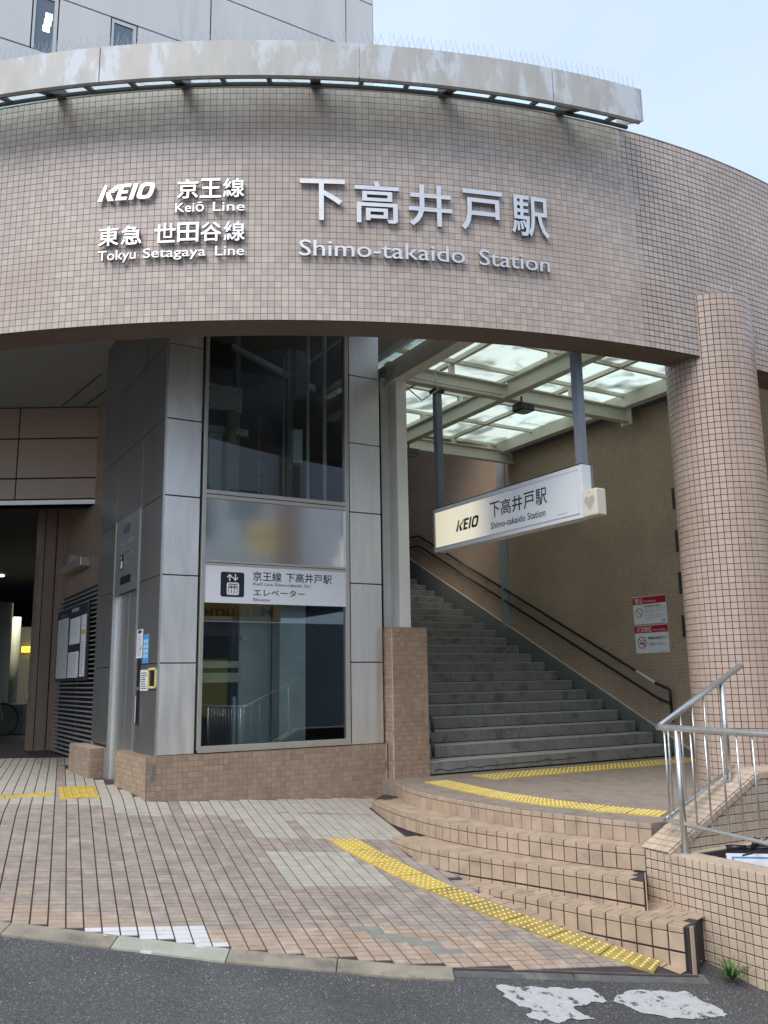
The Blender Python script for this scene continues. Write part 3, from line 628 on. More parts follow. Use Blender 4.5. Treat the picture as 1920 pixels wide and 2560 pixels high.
# ================================================================== CURVED FRONT WALL
fw_ = Thing('curved_entrance_wall', A(1.5, ZB), 'wide curved wall of small tan tiles over the station entrance', 'wall')
mb = MB(); S0, S1_ = -3.4, 6.9; n = 90
for i in range(n + 1):
    s = S0 + (S1_ - S0) * i / n
    for r_, z in ((FR, ZB), (FR, ZT), (FI, ZT), (FI, ZB)): mb.v.append(tuple(A(s, z, r_)) if r_ == FR else tuple(np.array([FC[0] + r_ * math.sin(s / FR), FC[1] - r_ * math.cos(s / FR), z])))
for i in range(n):
    for k in range(4): a = i * 4 + k; c = i * 4 + (k + 1) % 4; mb.f.append((a, a + 4, c + 4, c))
mb.f += [(0, 1, 2, 3), (n * 4 + 3, n * 4 + 2, n * 4 + 1, n * 4)]
core = fw_.add('wall_core', mb, M_groutm)
so_ = MB()
for i in range(n):
    s0, s1 = S0 + (S1_ - S0) * i / n, S0 + (S1_ - S0) * (i + 1) / n
    a, b_2 = A(s0, ZB - .004, FR - .002), A(s1, ZB - .004, FR - .002); c, d = A(s1, ZB - .004, FI), A(s0, ZB - .004, FI); so_.quad(a, b_2, c, d)
fw_.add('soffit', so_, M_soffit)
PT = .0602; tl = []; hgt = ZT - ZB; nr = 38; pz = hgt / nr
for i in range(int((S1_ - S0) / PT)):
    s = S0 + (i + .5) * PT; t = s / FR; nn = np.array([math.sin(t), -math.cos(t), 0]); ex = np.array([math.cos(t), math.sin(t), 0])
    for j in range(nr): tl.append(fr(A(s, ZB + (j + .5) * pz, FR + .0005), ex, [0, 0, 1], nn))
tr0 = [m for m in tl if m[0, 3] + .25 * noise.noise((m[0, 3] * 2, m[2, 3] * 1.5, 3)) > 2.55]; tr1 = [m for m in tl if not m[0, 3] + .25 * noise.noise((m[0, 3] * 2, m[2, 3] * 1.5, 3)) > 2.55]
field(fw_, 'tile', tr1, PT - .0032, pz - .0032, .004, M_tile, bv=.001, limit=230); field(fw_, 'tile', tr0, PT - .0072, pz - .0072, .005, M_tile, bv=.001, limit=70)
cap = MB()
for i in range(n):
    s0, s1 = S0 + (S1_ - S0) * i / n, S0 + (S1_ - S0) * (i + 1) / n
    cap.hexa([A(s0, ZT + .001, FR + .008), A(s1, ZT + .001, FR + .008), A(s1, ZT + .001, FI), A(s0, ZT + .001, FI), A(s0, ZT + .014, FR + .008), A(s1, ZT + .014, FR + .008), A(s1, ZT + .014, FI), A(s0, ZT + .014, FI)])
fw_.add('coping', cap, M_kerb)
# lettering on the curve
FNA = lambda x, y, d: A(x, y, FR + .006 + d)
def curve_text(name, label, items, base, logo_at=None):
    t = Thing(name, base, label, 'sign lettering', 'metal lettering fixed to the curved wall')
    for body, x0, x1, y0, y1, off, ref in items:
        v, f = fit(body, x0, x1, y0, y1, off, ref=ref)
        for fs in ([f] if ord(body[0]) > 0x3000 else split(v, f)):
            mbt = solid_text(v, [tuple(q) for q in fs], FNA, .022, .045)
            o = addmb(t, 'letter', mbt, M_letter); o.data.materials.append(M_letside)
            nn = len(fs); o.data.polygons.foreach_set('material_index', [0] * nn + [1] * (len(mbt.f) - nn))
    if logo_at: logo(t, FNA, *logo_at, M_letter, M_letter, .022, .045, 1.0)
    return t
curve_text('operator_lettering', 'silver company logo and line name, upper left on the tiled curved wall',
    [(c, -.478 + i * .205, -.478 + i * .205 + .19, 6.130, 6.318, .014, None) for i, c in enumerate('京王線')] + [('Keiō', -.49, -.235, 6.00, 6.088, .006, 'K'), ('Line', -.155, .127, 6.00, 6.088, .006, 'L')],
    A(-.5, 6.2), (-1.205, 6.148, .155))
curve_text('line_lettering', 'silver second line name in two rows, lower left on the curved wall',
    [(c, -1.180 + i * .208, -1.180 + i * .208 + .19, 5.712, 5.897, .014, None) for i, c in enumerate('東急')] + [(c, -.668 + i * .204, -.668 + i * .204 + .188, 5.712, 5.897, .014, None) for i, c in enumerate('世田谷線')] +
    [('Tokyu', -1.175, -.83, 5.575, 5.665, .006, 'T'), ('Setagaya', -.765, -.21, 5.575, 5.665, .006, 'S'), ('Line', -.125, .127, 5.575, 5.665, .006, 'L')], A(-.5, 5.7))
curve_text('station_name_lettering', 'large silver station name in five characters with Latin letters below',
    [(c, .610 + i * .487, .610 + i * .487 + (.40 if i != 4 else .375), 5.905 + (.01 if i in (0,) else 0), 6.315, .010, None) for i, c in enumerate('下高井戸駅')] +
    [('Shimo-takaido', .607, 2.090, 5.572, 5.725, .004, 'S'), ('Station', 2.225, 2.915, 5.572, 5.725, .004, 'S')], A(1.8, 6))
# ---- canopy over the wall
cn = Thing('curved_canopy', A(.5, 7.1), 'weathered grey steel canopy band with glass roof above the curved wall', 'canopy')
CR0, CR1 = FR + .40, FR + .36; cz0, cz1 = 7.085, 7.43; CS0, CS1 = -3.2, 3.78
seams = [CS0] + [-2.25, -.83 + .0, 1.17 - .1, 2.83] + [CS1]
seams = [CS0, -1.08, 1.12, 2.86, CS1]
for s0, s1 in zip(seams, seams[1:]):
    mb = MB(); k = 12
    for i in range(k):
        a, c = s0 + .004 + (s1 - s0 - .008) * i / k, s0 + .004 + (s1 - s0 - .008) * (i + 1) / k
        mb.hexa([A(a, cz0, CR0), A(c, cz0, CR0), A(c, cz0, CR1), A(a, cz0, CR1), A(a, cz1, CR0), A(c, cz1, CR0), A(c, cz1, CR1), A(a, cz1, CR1)])
    cn.add('gutter_panel', mb, M_gutter)
def arcbar(s0, s1, r0, r1, z0, z1, k=40):
    mb = MB()
    for i in range(k):
        a, c = s0 + (s1 - s0) * i / k, s0 + (s1 - s0) * (i + 1) / k
        mb.hexa([A(a, z0, r1), A(c, z0, r1), A(c, z0, r0), A(a, z0, r0), A(a, z1, r1), A(c, z1, r1), A(c, z1, r0), A(a, z1, r0)])
    return mb
cn.add('front_rail', arcbar(CS0, CS1, CR1 - .016, CR1 - .001, cz0 + .002, cz0 + .05), M_frame)
cn.add('middle_rail', arcbar(CS0, CS1, FR + .160, FR + .188, cz0 + .066, cz0 + .092), M_frame)
cn.add('wall_rail', arcbar(CS0, CS1, FI, FI + .05, ZT + .016, ZT + .034), M_frame); cn.add('rear_rail', arcbar(CS0, CS1, FI - .25, FI - .18, ZT + .12, ZT + .2), M_frame)
cn.add('end_plate', MB().hexa([A(CS1, cz0, CR0), A(CS1 + .012, cz0, CR0), A(CS1 + .012, ZT + .02, FR + .02), A(CS1, ZT + .02, FR + .02), A(CS1, cz1, CR0), A(CS1 + .012, cz1, CR0), A(CS1 + .012, ZT + .12, FR + .02), A(CS1, ZT + .12, FR + .02)]), M_gutter)
big = [.75 + 1.19 * k for k in range(-4, 3)]
for s in big:
    mb = MB(); w_ = .045; mb.hexa([A(s - w_, cz0 + .01, CR1 - .02), A(s + w_, cz0 + .01, CR1 - .02), A(s + w_, ZT + .016, FR + .005), A(s - w_, ZT + .016, FR + .005), A(s - w_, cz0 + .14, CR1 - .02), A(s + w_, cz0 + .14, CR1 - .02), A(s + w_, ZT + .085, FR + .005), A(s - w_, ZT + .085, FR + .005)]); cn.add('bracket', mb, M_frame)
    for q in (1 / 3, 2 / 3):
        s2 = s + 1.19 * q; w_ = .02
        if s2 > CS1: continue
        mb = MB(); mb.hexa([A(s2 - w_, cz0 + .01, CR1 - .017), A(s2 + w_, cz0 + .01, CR1 - .017), A(s2 + w_, cz0 + .070, FR + .18), A(s2 - w_, cz0 + .070, FR + .18), A(s2 - w_, cz0 + .05, CR1 - .017), A(s2 + w_, cz0 + .05, CR1 - .017), A(s2 + w_, cz0 + .09, FR + .18), A(s2 - w_, cz0 + .09, FR + .18)]); cn.add('strut', mb, M_frame)
for s in big:
    mb = MB(); s1 = min(s + 1.14, CS1 - .02); s0 = s + .05
    if s1 - s0 < .1: continue
    for i in range(8):
        a, c = s0 + (s1 - s0) * i / 8, s0 + (s1 - s0) * (i + 1) / 8; mb.quad(A(a, cz0 + .18, CR1 - .01), A(c, cz0 + .18, CR1 - .01), A(c, ZT + .22, FI - .2), A(a, ZT + .22, FI - .2))
    cn.add('glass_pane', mb, M_canglass)
M_spike = mat('bird spike wire', (.50, .53, .56), .35, metal=.8)
def spikes(s0, s1, r_, z, lab, grp, lean=.02, h=.115):
    c = A((s0 + s1) / 2, z, r_); t = Thing('bird_spike_strip', c, lab, 'bird spikes', grp)
    b2 = MB(); k = 3
    for i in range(k):
        a, d = s0 + (s1 - s0) * i / k, s0 + (s1 - s0) * (i + 1) / k; b2.hexa([A(a, z, r_ + .01), A(d, z, r_ + .01), A(d, z, r_ - .01), A(a, z, r_ - .01), A(a, z + .005, r_ + .01), A(d, z + .005, r_ + .01), A(d, z + .005, r_ - .01), A(a, z + .005, r_ - .01)])
    t.add('strip_base', b2, M_canglass); wz = MB(); m_ = int((s1 - s0) / .048)
    for i in range(m_):
        s = s0 + (i + .5) * (s1 - s0) / m_
        for ds, dr in ((0, .0), (.03, .04), (-.03, .03), (.025, -.04)):
            if random.random() < .12: continue
            js = random.uniform(-.012, .012); p = A(s, z + .004, r_); q = A(s + ds + js, z + h * random.uniform(.88, 1.0), r_ + dr); wz.tube([p, q], .0014, n=3, cap=False)
    t.add('wire', wz, M_spike, kind='stuff'); return t
ss = np.linspace(CS0 + .1, CS1 - .02, 15)
ORD = ['rightmost'] + [q + ' from the right' for q in 'second third fourth fifth sixth seventh eighth ninth tenth eleventh twelfth thirteenth fourteenth'.split()]
for i in range(14): spikes(ss[i] + .01, ss[i + 1] - .01, CR0 - .02, cz1, '%s strip of bird spikes along the top edge of the canopy band' % ORD[13 - i], 'bird spikes along the canopy')
for i in range(14): spikes(ss[i] + .01, ss[i + 1] - .01, FR - .15, cz0 + .312, '%s strip of bird spikes on the canopy glass behind the band' % ORD[13 - i], 'bird spikes on the canopy glass')
# ================================================================== COLUMN
CX, CY, CRr = 3.378, 8.59, .43; CT = 5.63
cl = Thing('tiled_column', (CX, CY, .875), 'round tiled column standing on the landing at the right, under the curved wall', 'column')
mb = MB(); mb.tube([(CX, CY, .7), (CX, CY, CT)], CRr, n=48); cl.add('column_core', mb, M_groutd, smooth=False)
tl = []; nc = 45; nrw = int((CT - .875) / .0602) + 1
for k in range(nc):
    a = 2 * math.pi * (k + .5) / nc; nn = np.array([math.cos(a), math.sin(a), 0]); ex = np.array([-math.sin(a), math.cos(a), 0])
    for j in range(nrw): tl.append(fr([CX + (CRr * math.cos(math.pi / 48) + .003) * nn[0], CY + (CRr * math.cos(math.pi / 48) + .003) * nn[1], CT - (j + .5) * .0602], ex, [0, 0, 1], nn))
field(cl, 'tile', tl, .055, .055, .005, M_tilec, limit=300)
cl.add('column_cap', MB().tube([(CX, CY, CT), (CX, CY, CT + .012)], CRr + .006, n=48), M_kerb)
t = Thing('bird_spike_strip', (CX, CY - .3, CT + .012), 'small ring of bird spikes on top of the round column', 'bird spikes'); wz = MB()
for k in range(46):
    a = R(200 + random.uniform(0, 140)); r_ = random.uniform(.28, .40); p = (CX + r_ * math.cos(a), CY + r_ * math.sin(a), CT + .012); wz.tube([p, (p[0] + random.uniform(-.04, .04), p[1] + random.uniform(-.05, .02), CT + .11)], .0014, n=3, cap=False)
t.add('wire', wz, M_spike, kind='stuff')
# ================================================================== LOW WALLS AT THE RIGHT
Z3 = np.array([0, 0, 1.])
lw = Thing('low_wall', (1.9, 6.1, .1), 'low cream tiled wall with rounded corner running to the right foreground', 'wall')
d3 = np.array([LOWDIR[0], LOWDIR[1], 0]); nout = np.array([d3[1], -d3[0], 0]);
if nout @ np.array([-1, -1, 0]) < 0: nout = -nout
Cc = np.array([C0[0], C0[1], 0]); LT = .73; WL = 2.4; WT = .16
inn = -nout
poly = [Cc[:2] + np.array([.0, .0]), Cc[:2] + d3[:2] * WL, Cc[:2] + d3[:2] * WL + inn[:2] * WT, Cc[:2] + d3[:2] * .33 + inn[:2] * WT, Cc[:2] + d3[:2] * .33 + inn[:2] * WT + U[:2] * .9, Cc[:2] + U[:2] * 1.4 + d3[:2] * .10, Cc[:2] + U[:2] * .3 + d3[:2] * .02]
lw.add('wall_core', MB().prism([tuple(p) for p in poly], -.4, LT - .006), M_groutd)
tl = [];
for i in range(int(WL / .0602)):
    for j in range(16):
        x = (i + .5) * .0602; z = LT - (j + .5) * .0602; off = 0.002
        tl.append(fr(Cc + d3 * x + nout * off + Z3 * z, d3, Z3, np.cross(d3, Z3)))
if np.cross(d3, Z3) @ nout < 0: tl = [fr(m[:3, 3], -d3, Z3, nout) for m in tl]
field(lw, 'tile', tl, .0545, .0545, .006, M_tilew, limit=300, bv=.0025)
tl = []
for i in range(-2, 40):
    for j in range(0, 24):
        p = Cc[:2] + d3[:2] * ((i + .5) * .0602) + inn[:2] * ((j + .5) * .0602)
        if inside([tuple(q) for q in poly], *p): tl.append(fr([p[0], p[1], LT - .006], d3, inn if np.cross(d3, inn)[2] > 0 else -inn, Z3))
field(lw, 'cap_tile', tl, .0545, .0545, .006, M_tilew, limit=150, bv=.0025)
# cheek wall with sloping coping beside the steps
cw = Thing('cheek_wall', (2.1, 6.6, .73), 'sloping cream tiled cheek wall between the steps and the railing corner', 'wall')
H = R(62); cd = np.array([math.sin(H), math.cos(H), 0]); cs = np.array([cd[1], -cd[0], 0]); CWd = .26; b0 = Cc + np.array([-.02, .01, 0])
prof = [(.035, .750), (.93, 1.198), (2.2, 1.198), (2.2, .2), (.035, .2)]
mb = MB(); mb.extr(prof, b0, cd, Z3, cs, 0, CWd - .012); cw.add('wall_core', mb, M_groutd)
sl = math.atan2(.465, .93); sd_ = cd * math.cos(sl) + Z3 * math.sin(sl); nrm = np.cross(sd_, -cs); nrm = nrm if nrm[2] > 0 else -nrm; tl = []; tl2 = []
nS = int(math.hypot(.93, .465) / .0575)
for i in range(nS):
    for j in range(4):
        tl.append(fr(b0 + Z3 * .735 + sd_ * ((i + .5) * .058) + cs * ((j + .5) * .062) + nrm * .001, sd_, np.cross(nrm, sd_), nrm))
for i in range(21):
    for j in range(4): tl.append(fr(b0 + Z3 * 1.20 + cd * (.93 + (i + .5) * .0602) + cs * ((j + .5) * .062), cd, np.cross(Z3, cd), Z3))
field(cw, 'coping_tile', tl, .053, .057, .009, M_tilew, limit=160, bv=.004)
et = []
for i in range(nS): et.append(fr(b0 + Z3 * .735 + sd_ * ((i + .5) * .058) + cs * (CWd - .010) - nrm * .022, -sd_, nrm if np.cross(-sd_, nrm) @ cs > 0 else -nrm, cs))
for i in range(21): et.append(fr(b0 + Z3 * 1.178 + cd * (.93 + (i + .5) * .0602) + cs * (CWd - .010), -cd, Z3, cs))
field(cw, 'edge_tile', et, .053, .048, .012, M_tilew, limit=60, bv=.004)
for i in range(36):
    for j in range(17):
        x = (i + .5) * .0602; z = 1.17 - (j + .5) * .0602
        if z > .735 + min(x, .93) * .5 - .028: continue
        tl2.append(fr(b0 + cd * x + Z3 * z + cs * (CWd - .012), -cd if np.cross(-cd, Z3) @ cs > 0 else cd, Z3, cs))
field(cw, 'tile', tl2, .0545, .0545, .006, M_tilew, limit=200, bv=.002)
lip = MB()
# railing
rl = Thing('guard_rail', (1.978, 6.183, LT), 'silver tubular railing turning the corner above the low wall', 'railing')
RB = np.array([1.978, 6.183]); rd = LOWDIR
def RP(x, z): return (RB[0] + rd[0] * x, RB[1] + rd[1] * x, z)
def CP(x, z, o=.0): p = b0 + cd * x + cs * (.11 + o); return (p[0], p[1], z)
corner = (RB[0] - rd[0] * .16, RB[1] - rd[1] * .16)
cor_t = (corner[0], corner[1], 1.545); cor_b = (corner[0], corner[1], .925)
e_top = CP(1.02, 1.965); e_top2 = CP(.90, 1.895)
def lerp(a, b, t): return tuple(np.array(a) * (1 - t) + np.array(b) * t)
rl.add('top_rail', MB().tube([e_top, lerp(e_top, cor_t, .97), cor_t, lerp(cor_t, RP(.75, 1.53), .04), RP(.75, 1.535), RP(2.2, 1.525)], .022, n=14), M_sst, smooth=True)
rl.add('bottom_rail', MB().tube([CP(.86, 1.24), lerp(CP(.86, 1.24), cor_b, .98), cor_b, lerp(cor_b, RP(.65, .89), .05), RP(.65, .888), RP(2.2, .85)], .0125, n=10), M_sst, smooth=True)
for (p, z0, z1, r_) in ((RP(0, 0), LT, 1.53, .021), ):
    o = rl.add('post', MB().tube([(p[0], p[1], z0), (p[0], p[1], z1)], r_, n=14), M_sst, smooth=True); rl.add('base_flange', MB().tube([(p[0], p[1], z0), (p[0], p[1], z0 + .008)], .042, n=18), M_sst, parent=o)
p = CP(.80, 0); zc_ = .735 + .5 * .80
o = rl.add('post', MB().tube([(p[0], p[1], zc_ - .02), (p[0], p[1], 1.845)], .021, n=14), M_sst, smooth=True); rl.add('base_flange', MB().tube([(p[0], p[1], zc_ + .0), (p[0], p[1], zc_ + .012)], .042, n=18), M_sst, parent=o)
p = RP(1.35, 0); rl.add('post', MB().tube([(p[0], p[1], LT), (p[0], p[1], 1.53)], .021, n=14), M_sst, smooth=True)
for x in (-.11, .12, .24, .37, .49, .61, .73, .85, .97, 1.09, 1.21):
    a = RP(x, 0); rl.add('baluster', MB().tube([(a[0], a[1], .905 - .03 * max(0, x) + .01), (a[0], a[1], 1.535)], .0068, n=8), M_sst, smooth=True)
for t_ in (.12, .30, .47, .64):
    a = lerp(cor_b, CP(.86, 1.24), t_); c = lerp(cor_t, e_top, t_ * .86); rl.add('baluster', MB().tube([a, (a[0], a[1], c[2] - .0)], .0068, n=8), M_sst, smooth=True)
# bicycle parked in the hollow behind the low wall
BSH = np.array([-.10, -.06, .05])
bk = Thing('bicycle', (2.75, 5.9, -.25), 'parked bicycle of which only the black handlebar shows above the low wall', 'bicycle')
mb = MB(); mb.tube([(2.33, 6.12, .735), (2.42, 6.10, .735), (2.50, 6.08, .735), (2.62, 6.05, .75), (2.80, 6.0, .75), (2.95, 5.96, .735)], .012, n=10); hb_ = bk.add('handlebar', mb, M_black, smooth=True)
bk.add('grip', MB().tube([(2.31, 6.125, .735), (2.43, 6.095, .737)], .019, n=12), M_black, parent=hb_, smooth=True)
bk.add('brake_lever', MB().tube([(2.46, 6.09, .745), (2.48, 6.0, .74), (2.42, 5.98, .725), (2.36, 5.99, .71)], .006, n=8), M_black, parent=hb_, smooth=True)
bk.add('shifter', MB().tube([(2.47, 6.085, .73), (2.50, 6.08, .80)], .02, n=10), M_black, parent=hb_, smooth=True)
bk.add('brake_cable', MB().tube([(2.50, 6.08, .76), (2.55, 6.0, .82), (2.64, 5.95, .78), (2.68, 5.97, .55), (2.70, 6.0, .3)], .004, n=6), M_black, smooth=True)
bk.add('stem', MB().tube([(2.72, 6.02, .75), (2.72, 6.04, .45), (2.69, 6.10, .1)], .016, n=10), M_black, smooth=True)
for cx_, nm in ((0, 'wheel'), (1.05, 'wheel')):
    o_ = np.array([2.66, 6.16, .07]) + U * cx_ ; P_ = [tuple(o_ + U * .33 * math.cos(a) + Z3 * .33 * math.sin(a)) for a in np.linspace(0, 2 * math.pi, 33)]; wob = bk.add(nm, MB().tube(P_, .02, n=8, cap=False), M_black, smooth=True)
    spk = MB(); [spk.tube([tuple(o_), P_[q]], .0012, n=3) for q in range(0, 32, 2)]; bk.add('spoke', spk, M_sst, parent=wob, kind='stuff')
f0 = np.array([2.66, 6.16, .07]); f1 = f0 + U * 1.05; bbk = f0 + U * .6 - Z3 * .02; hd_ = np.array([2.70, 6.12, .42]); st = f0 + U * .5 + Z3 * .42
for a, c in ((f0, hd_), (hd_, bbk), (hd_, st), (st, bbk), (bbk, f1), (st, f1)): bk.add('frame_tube', MB().tube([tuple(a), tuple(c)], .015, n=8), M_blue, smooth=True)
bk.add('saddle', MB().extr([(-.13, 0), (-.11, .04), (.1, .05), (.14, .02), (.1, -.02)], st + Z3 * .06, U, Z3, V, -.06, .06), M_black)
for _c in bk.o.children: pass
bk.o.location = Vector(bk.b + BSH)
nb = Thing('notice_board', (2.75, 6.35, .3), 'white and blue map notice lying behind the low wall under the handlebar', 'notice board')
o_ = np.array([2.20, 6.04, .725]); ex = np.array([.80, -.60, 0]) ; ex = np.array([.985, -.17, 0]); ez = np.array([.0, .33, .944]) ; ez /= np.linalg.norm(ez); nb_n = np.cross(ex, ez)
nb.add('board', MB().extr([(0, -.30), (.9, -.30), (.9, .03), (0, .03)], o_, ex, ez, nb_n, -.02, 0), M_white)
fnb = lambda x, y, d: o_ + ex * x + ez * y + nb_n * (.002 + d)
nb.add('blue_border', MB().extr([(.03, -.28), (.04, -.28), (.04, -.0), (.86, .0), (.86, .01), (.03, .01)], o_, ex, ez, nb_n, .001, .002), M_blue)
flat_text(nb, '東京都杉並区', fnb, .30, .50, -.06, -.03, M_ink)
nb.add('map_patch', MB().extr([(.24, -.25), (.40, -.25), (.42, -.15), (.30, -.11), (.24, -.16)], o_, ex, ez, nb_n, .001, .002), mat('pale green map print', (.45, .6, .4), .5))
# weeds
M_leaf = mat('weed leaf', (.06, .13, .025), .6, var=.25, nscale=30); M_leaf2 = mat('yellow green weed', (.16, .22, .03), .6, var=.2, nscale=30)
def weed(c, n, ln, m, lab, wd=.007, spread=1.0, grp=None):
    t = Thing('weed', c, lab, 'weed', grp)
    for k in range(n):
        a = random.uniform(0, 2 * math.pi); l_ = ln * random.uniform(.55, 1.1); lean = random.uniform(.35, 1.0) * spread; P_ = []; r_ = np.random.uniform
        for q in range(6):
            s = q / 5; h = l_ * (s - .55 * lean * s * s); rr = l_ * lean * s; P_.append(np.array([c[0] + math.cos(a + .3 * s) * rr * .85, c[1] + math.sin(a + .3 * s) * rr * .85, c[2] + max(h, 0.002) * .95]))
        sd2 = np.array([-math.sin(a), math.cos(a), 0]); mb = MB()
        for q in range(6):
            w_ = wd * math.sin(math.pi * min(.97, .12 + q / 5 * .85)); mb.v += [tuple(P_[q] - sd2 * w_), tuple(P_[q] + sd2 * w_ + np.array([0, 0, .001]))]
        for q in range(5): mb.f.append((2 * q, 2 * q + 1, 2 * q + 3, 2 * q + 2))
        t.add('leaf', mb, m)
    return t
weed((2.03, 5.66, gz(2.03, 5.66)), 60, .19, M_leaf, 'spiky green grass tuft growing at the foot of the low wall', wd=.0045, spread=1.25)
weed((1.88, 5.83, gz(1.88, 5.83)), 16, .07, M_leaf2, 'small yellow green weed in the corner by the lowest step', wd=.010)
# ================================================================== ELEVATOR TOWER
tw = Thing('elevator_tower', L(1.2, 1.3, .86), 'steel clad elevator tower with tall windows beside the stairs', 'elevator tower')
ZJ = [1.232, 2.090, 2.938, 3.728, 4.518, 5.313, 6.15]
gap = .006
for a, c in zip(ZJ, ZJ[1:]):
    for u0, u1 in ((0, .375), (2.075, 2.475)):
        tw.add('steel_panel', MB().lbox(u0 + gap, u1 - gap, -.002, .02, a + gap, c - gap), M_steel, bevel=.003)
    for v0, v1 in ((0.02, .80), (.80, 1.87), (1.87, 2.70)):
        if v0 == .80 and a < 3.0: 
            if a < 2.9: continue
        tw.add('shaded_steel_panel', MB().lbox(-.002, .02, v0 + gap * .4, v1 - gap, a + gap * .6, c - gap * .6), M_steelshade, bevel=.002)
tw.add('corner_trim', MB().lbox(-.006, .012, -.006, .012, 1.232, 6.15), M_sst)
# backing: front piers, side wall with doorway, far walls
tw.add('backing', MB().lbox(.02, .375, .02, .12, .8, 6.15), M_joint); tw.add('backing', MB().lbox(2.075, 2.46, .02, .12, .8, 6.15), M_joint)
tw.add('backing', MB().lbox(.02, .10, .12, .80, .8, 6.15), M_joint); tw.add('backing', MB().lbox(.02, .10, 1.87, 2.69, .8, 6.15), M_joint); tw.add('backing', MB().lbox(.02, .10, .80, 1.87, 2.9, 6.15), M_joint)
tw.add('side_glass', MB().lbox(2.462, 2.470, .12, 2.62, 1.25, 6.12), M_glass); tw.add('side_wall', MB().lbox(2.44, 2.475, .12, 2.7, .8, 1.24), M_darkw); tw.add('rear_wall', MB().lbox(0, 2.475, 2.62, 2.70, .8, 6.15), M_darkw)
tw.add('shaft_floor', MB().lbox(.1, 2.44, .03, 2.62, .8, .95), M_darkw); tw.add('shaft_roof', MB().lbox(0.02, 2.46, .03, 2.69, 6.15, 6.2), M_dark)
# door
dr = tw.add('door_surround', MB().lbox(-.012, .02, .80, .835, .87, 3.745).lbox(-.012, .02, 1.835, 1.87, .87, 3.745), M_sst)
hdp = tw.add('header_panel', MB().lbox(-.008, .02, .838, 1.832, 2.894, 3.738), mat('brushed header steel', (.52, .52, .50), .36, metal=.9, var=.06), bevel=.002)
tw.add('door_reveal', MB().lbox(.02, .16, .80, .835, .87, 2.90).lbox(.02, .16, 1.835, 1.87, .87, 2.90).lbox(.02, .16, .80, 1.87, 2.90, 2.95), M_steel)
M_dl = mat('brushed door steel', (.50, .50, .48), .36, metal=.9, var=.08, nscale=4, stretch=(3, 3, .3)); tw.add('door_leaf', MB().lbox(.045, .06, .835, 1.334, .87, 2.90), M_dl, bevel=.002); tw.add('door_leaf', MB().lbox(.045, .06, 1.337, 1.835, .87, 2.90), M_dl, bevel=.002)
tw.add('floor_display', MB().lbox(-.014, -.008, 1.115, 1.54, 2.985, 3.07), M_black)
FH = lambda x, y, d: L(-.0095 - d, 1.832 - x, y)      # seen from outside: x grows towards the front corner
ht = Thing('door_header_lettering', L(-.01, 1.3, 3.1), 'printed company logo and station name on the steel panel above the lift door', 'sign lettering')
logo(ht, FH, .34, 3.555, .085, M_navy, M_navy, 0, 0)
flat_text(ht, '京王線', FH, .22, .47, 3.405, 3.47, M_grey, .008); flat_text(ht, '下高井戸駅', FH, .50, .86, 3.405, 3.47, M_grey, .008)
flat_text(ht, 'Keio Line Shimo-takaido Stn.', FH, .22, .78, 3.355, 3.385, M_grey); flat_text(ht, 'エレベーター', FH, .43, .84, 3.26, 3.315, M_grey, .008); flat_text(ht, 'Elevator', FH, .43, .62, 3.20, 3.23, M_grey)
ht.o.name = 'door_header_lettering'
addmb(ht, 'pictogram', MB().extr([(.24, 3.155), (.38, 3.155), (.38, 3.325), (.24, 3.325)], L(-.0095, 1.832, 0), -V, Z3, -U, 0, .001), M_ink)
addmb(ht, 'pictogram_cabin', MB().extr([(.275, 3.17), (.345, 3.17), (.345, 3.25), (.275, 3.25)], L(-.0095, 1.832, 0), -V, Z3, -U, .001, .002), M_white)
addmb(ht, 'pictogram_arrows', MB().extr([(.275, 3.27), (.29, 3.27), (.29, 3.295), (.30, 3.295), (.2825, 3.315), (.265, 3.295), (.275, 3.295)], L(-.0095, 1.832, 0), -V, Z3, -U, .001, .002), M_white)
# call panel and stickers on the dark side
pnl = tw.add('call_panel', MB().lbox(-.016, -.002, .60, .68, 1.50, 2.15), M_black, bevel=.003); tw.add('call_button', MB().tube([L(-.016, .64, 1.85), L(-.022, .64, 1.85)], .018, n=12), M_sst, parent=pnl); tw.add('handle_bar', MB().tube([L(-.03, .64, 1.52), L(-.03, .64, 1.78)], .008, n=8), M_sst, parent=pnl)
def card(name, lab, u, v0, v1, z0, z1, m, cat='notice', d=.003, grp=None):
    t = Thing(name, L(u, (v0 + v1) / 2, z0), lab, cat, grp); t.add('sheet', MB().lbox(u - d, u, v0, v1, z0, z1), m); return t
def lines(t, fn, x0, x1, y0, y1, n, m, h=.35, seed=1):
    r_ = random.Random(seed); mb = MB()
    for k in range(n):
        yy = y1 - (k + .5) * (y1 - y0) / n; hh = (y1 - y0) / n * h / 2; x = x0; xe = x0 + (x1 - x0) * r_.uniform(.7, 1)
        while x < xe:
            w_ = r_.uniform(.08, .25) * (x1 - x0); e = min(x + w_, xe); mb.quad(fn(x, yy - hh, .0012), fn(e, yy - hh, .0012), fn(e, yy + hh, .0012), fn(x, yy + hh, .0012)); x = e + .02 * (x1 - x0)
    return addmb(t, 'print_line', mb, m)
def sfn(u, vr): return lambda x, y, d: L(u - d, vr - x, y)
t = card('notice_sheet', 'tall white paper notice beside the lift door, left of the blue one', -.003, .555, .775, 2.156, 2.444, M_white); f_ = sfn(-.0065, .775)
t.add('black_tab', MB().lbox(-.0075, -.0062, .60, .73, 2.405, 2.435), M_ink); t.add('yellow_box', MB().lbox(-.0075, -.0062, .57, .64, 2.235, 2.265), M_yel); lines(t, f_, .03, .19, 2.17, 2.39, 12, M_grey, seed=3)
t = card('notice_sheet', 'tall blue notice with rows of small panels beside the lift door', -.003, .33, .525, 2.098, 2.384, M_blue); f_ = sfn(-.0065, .525)
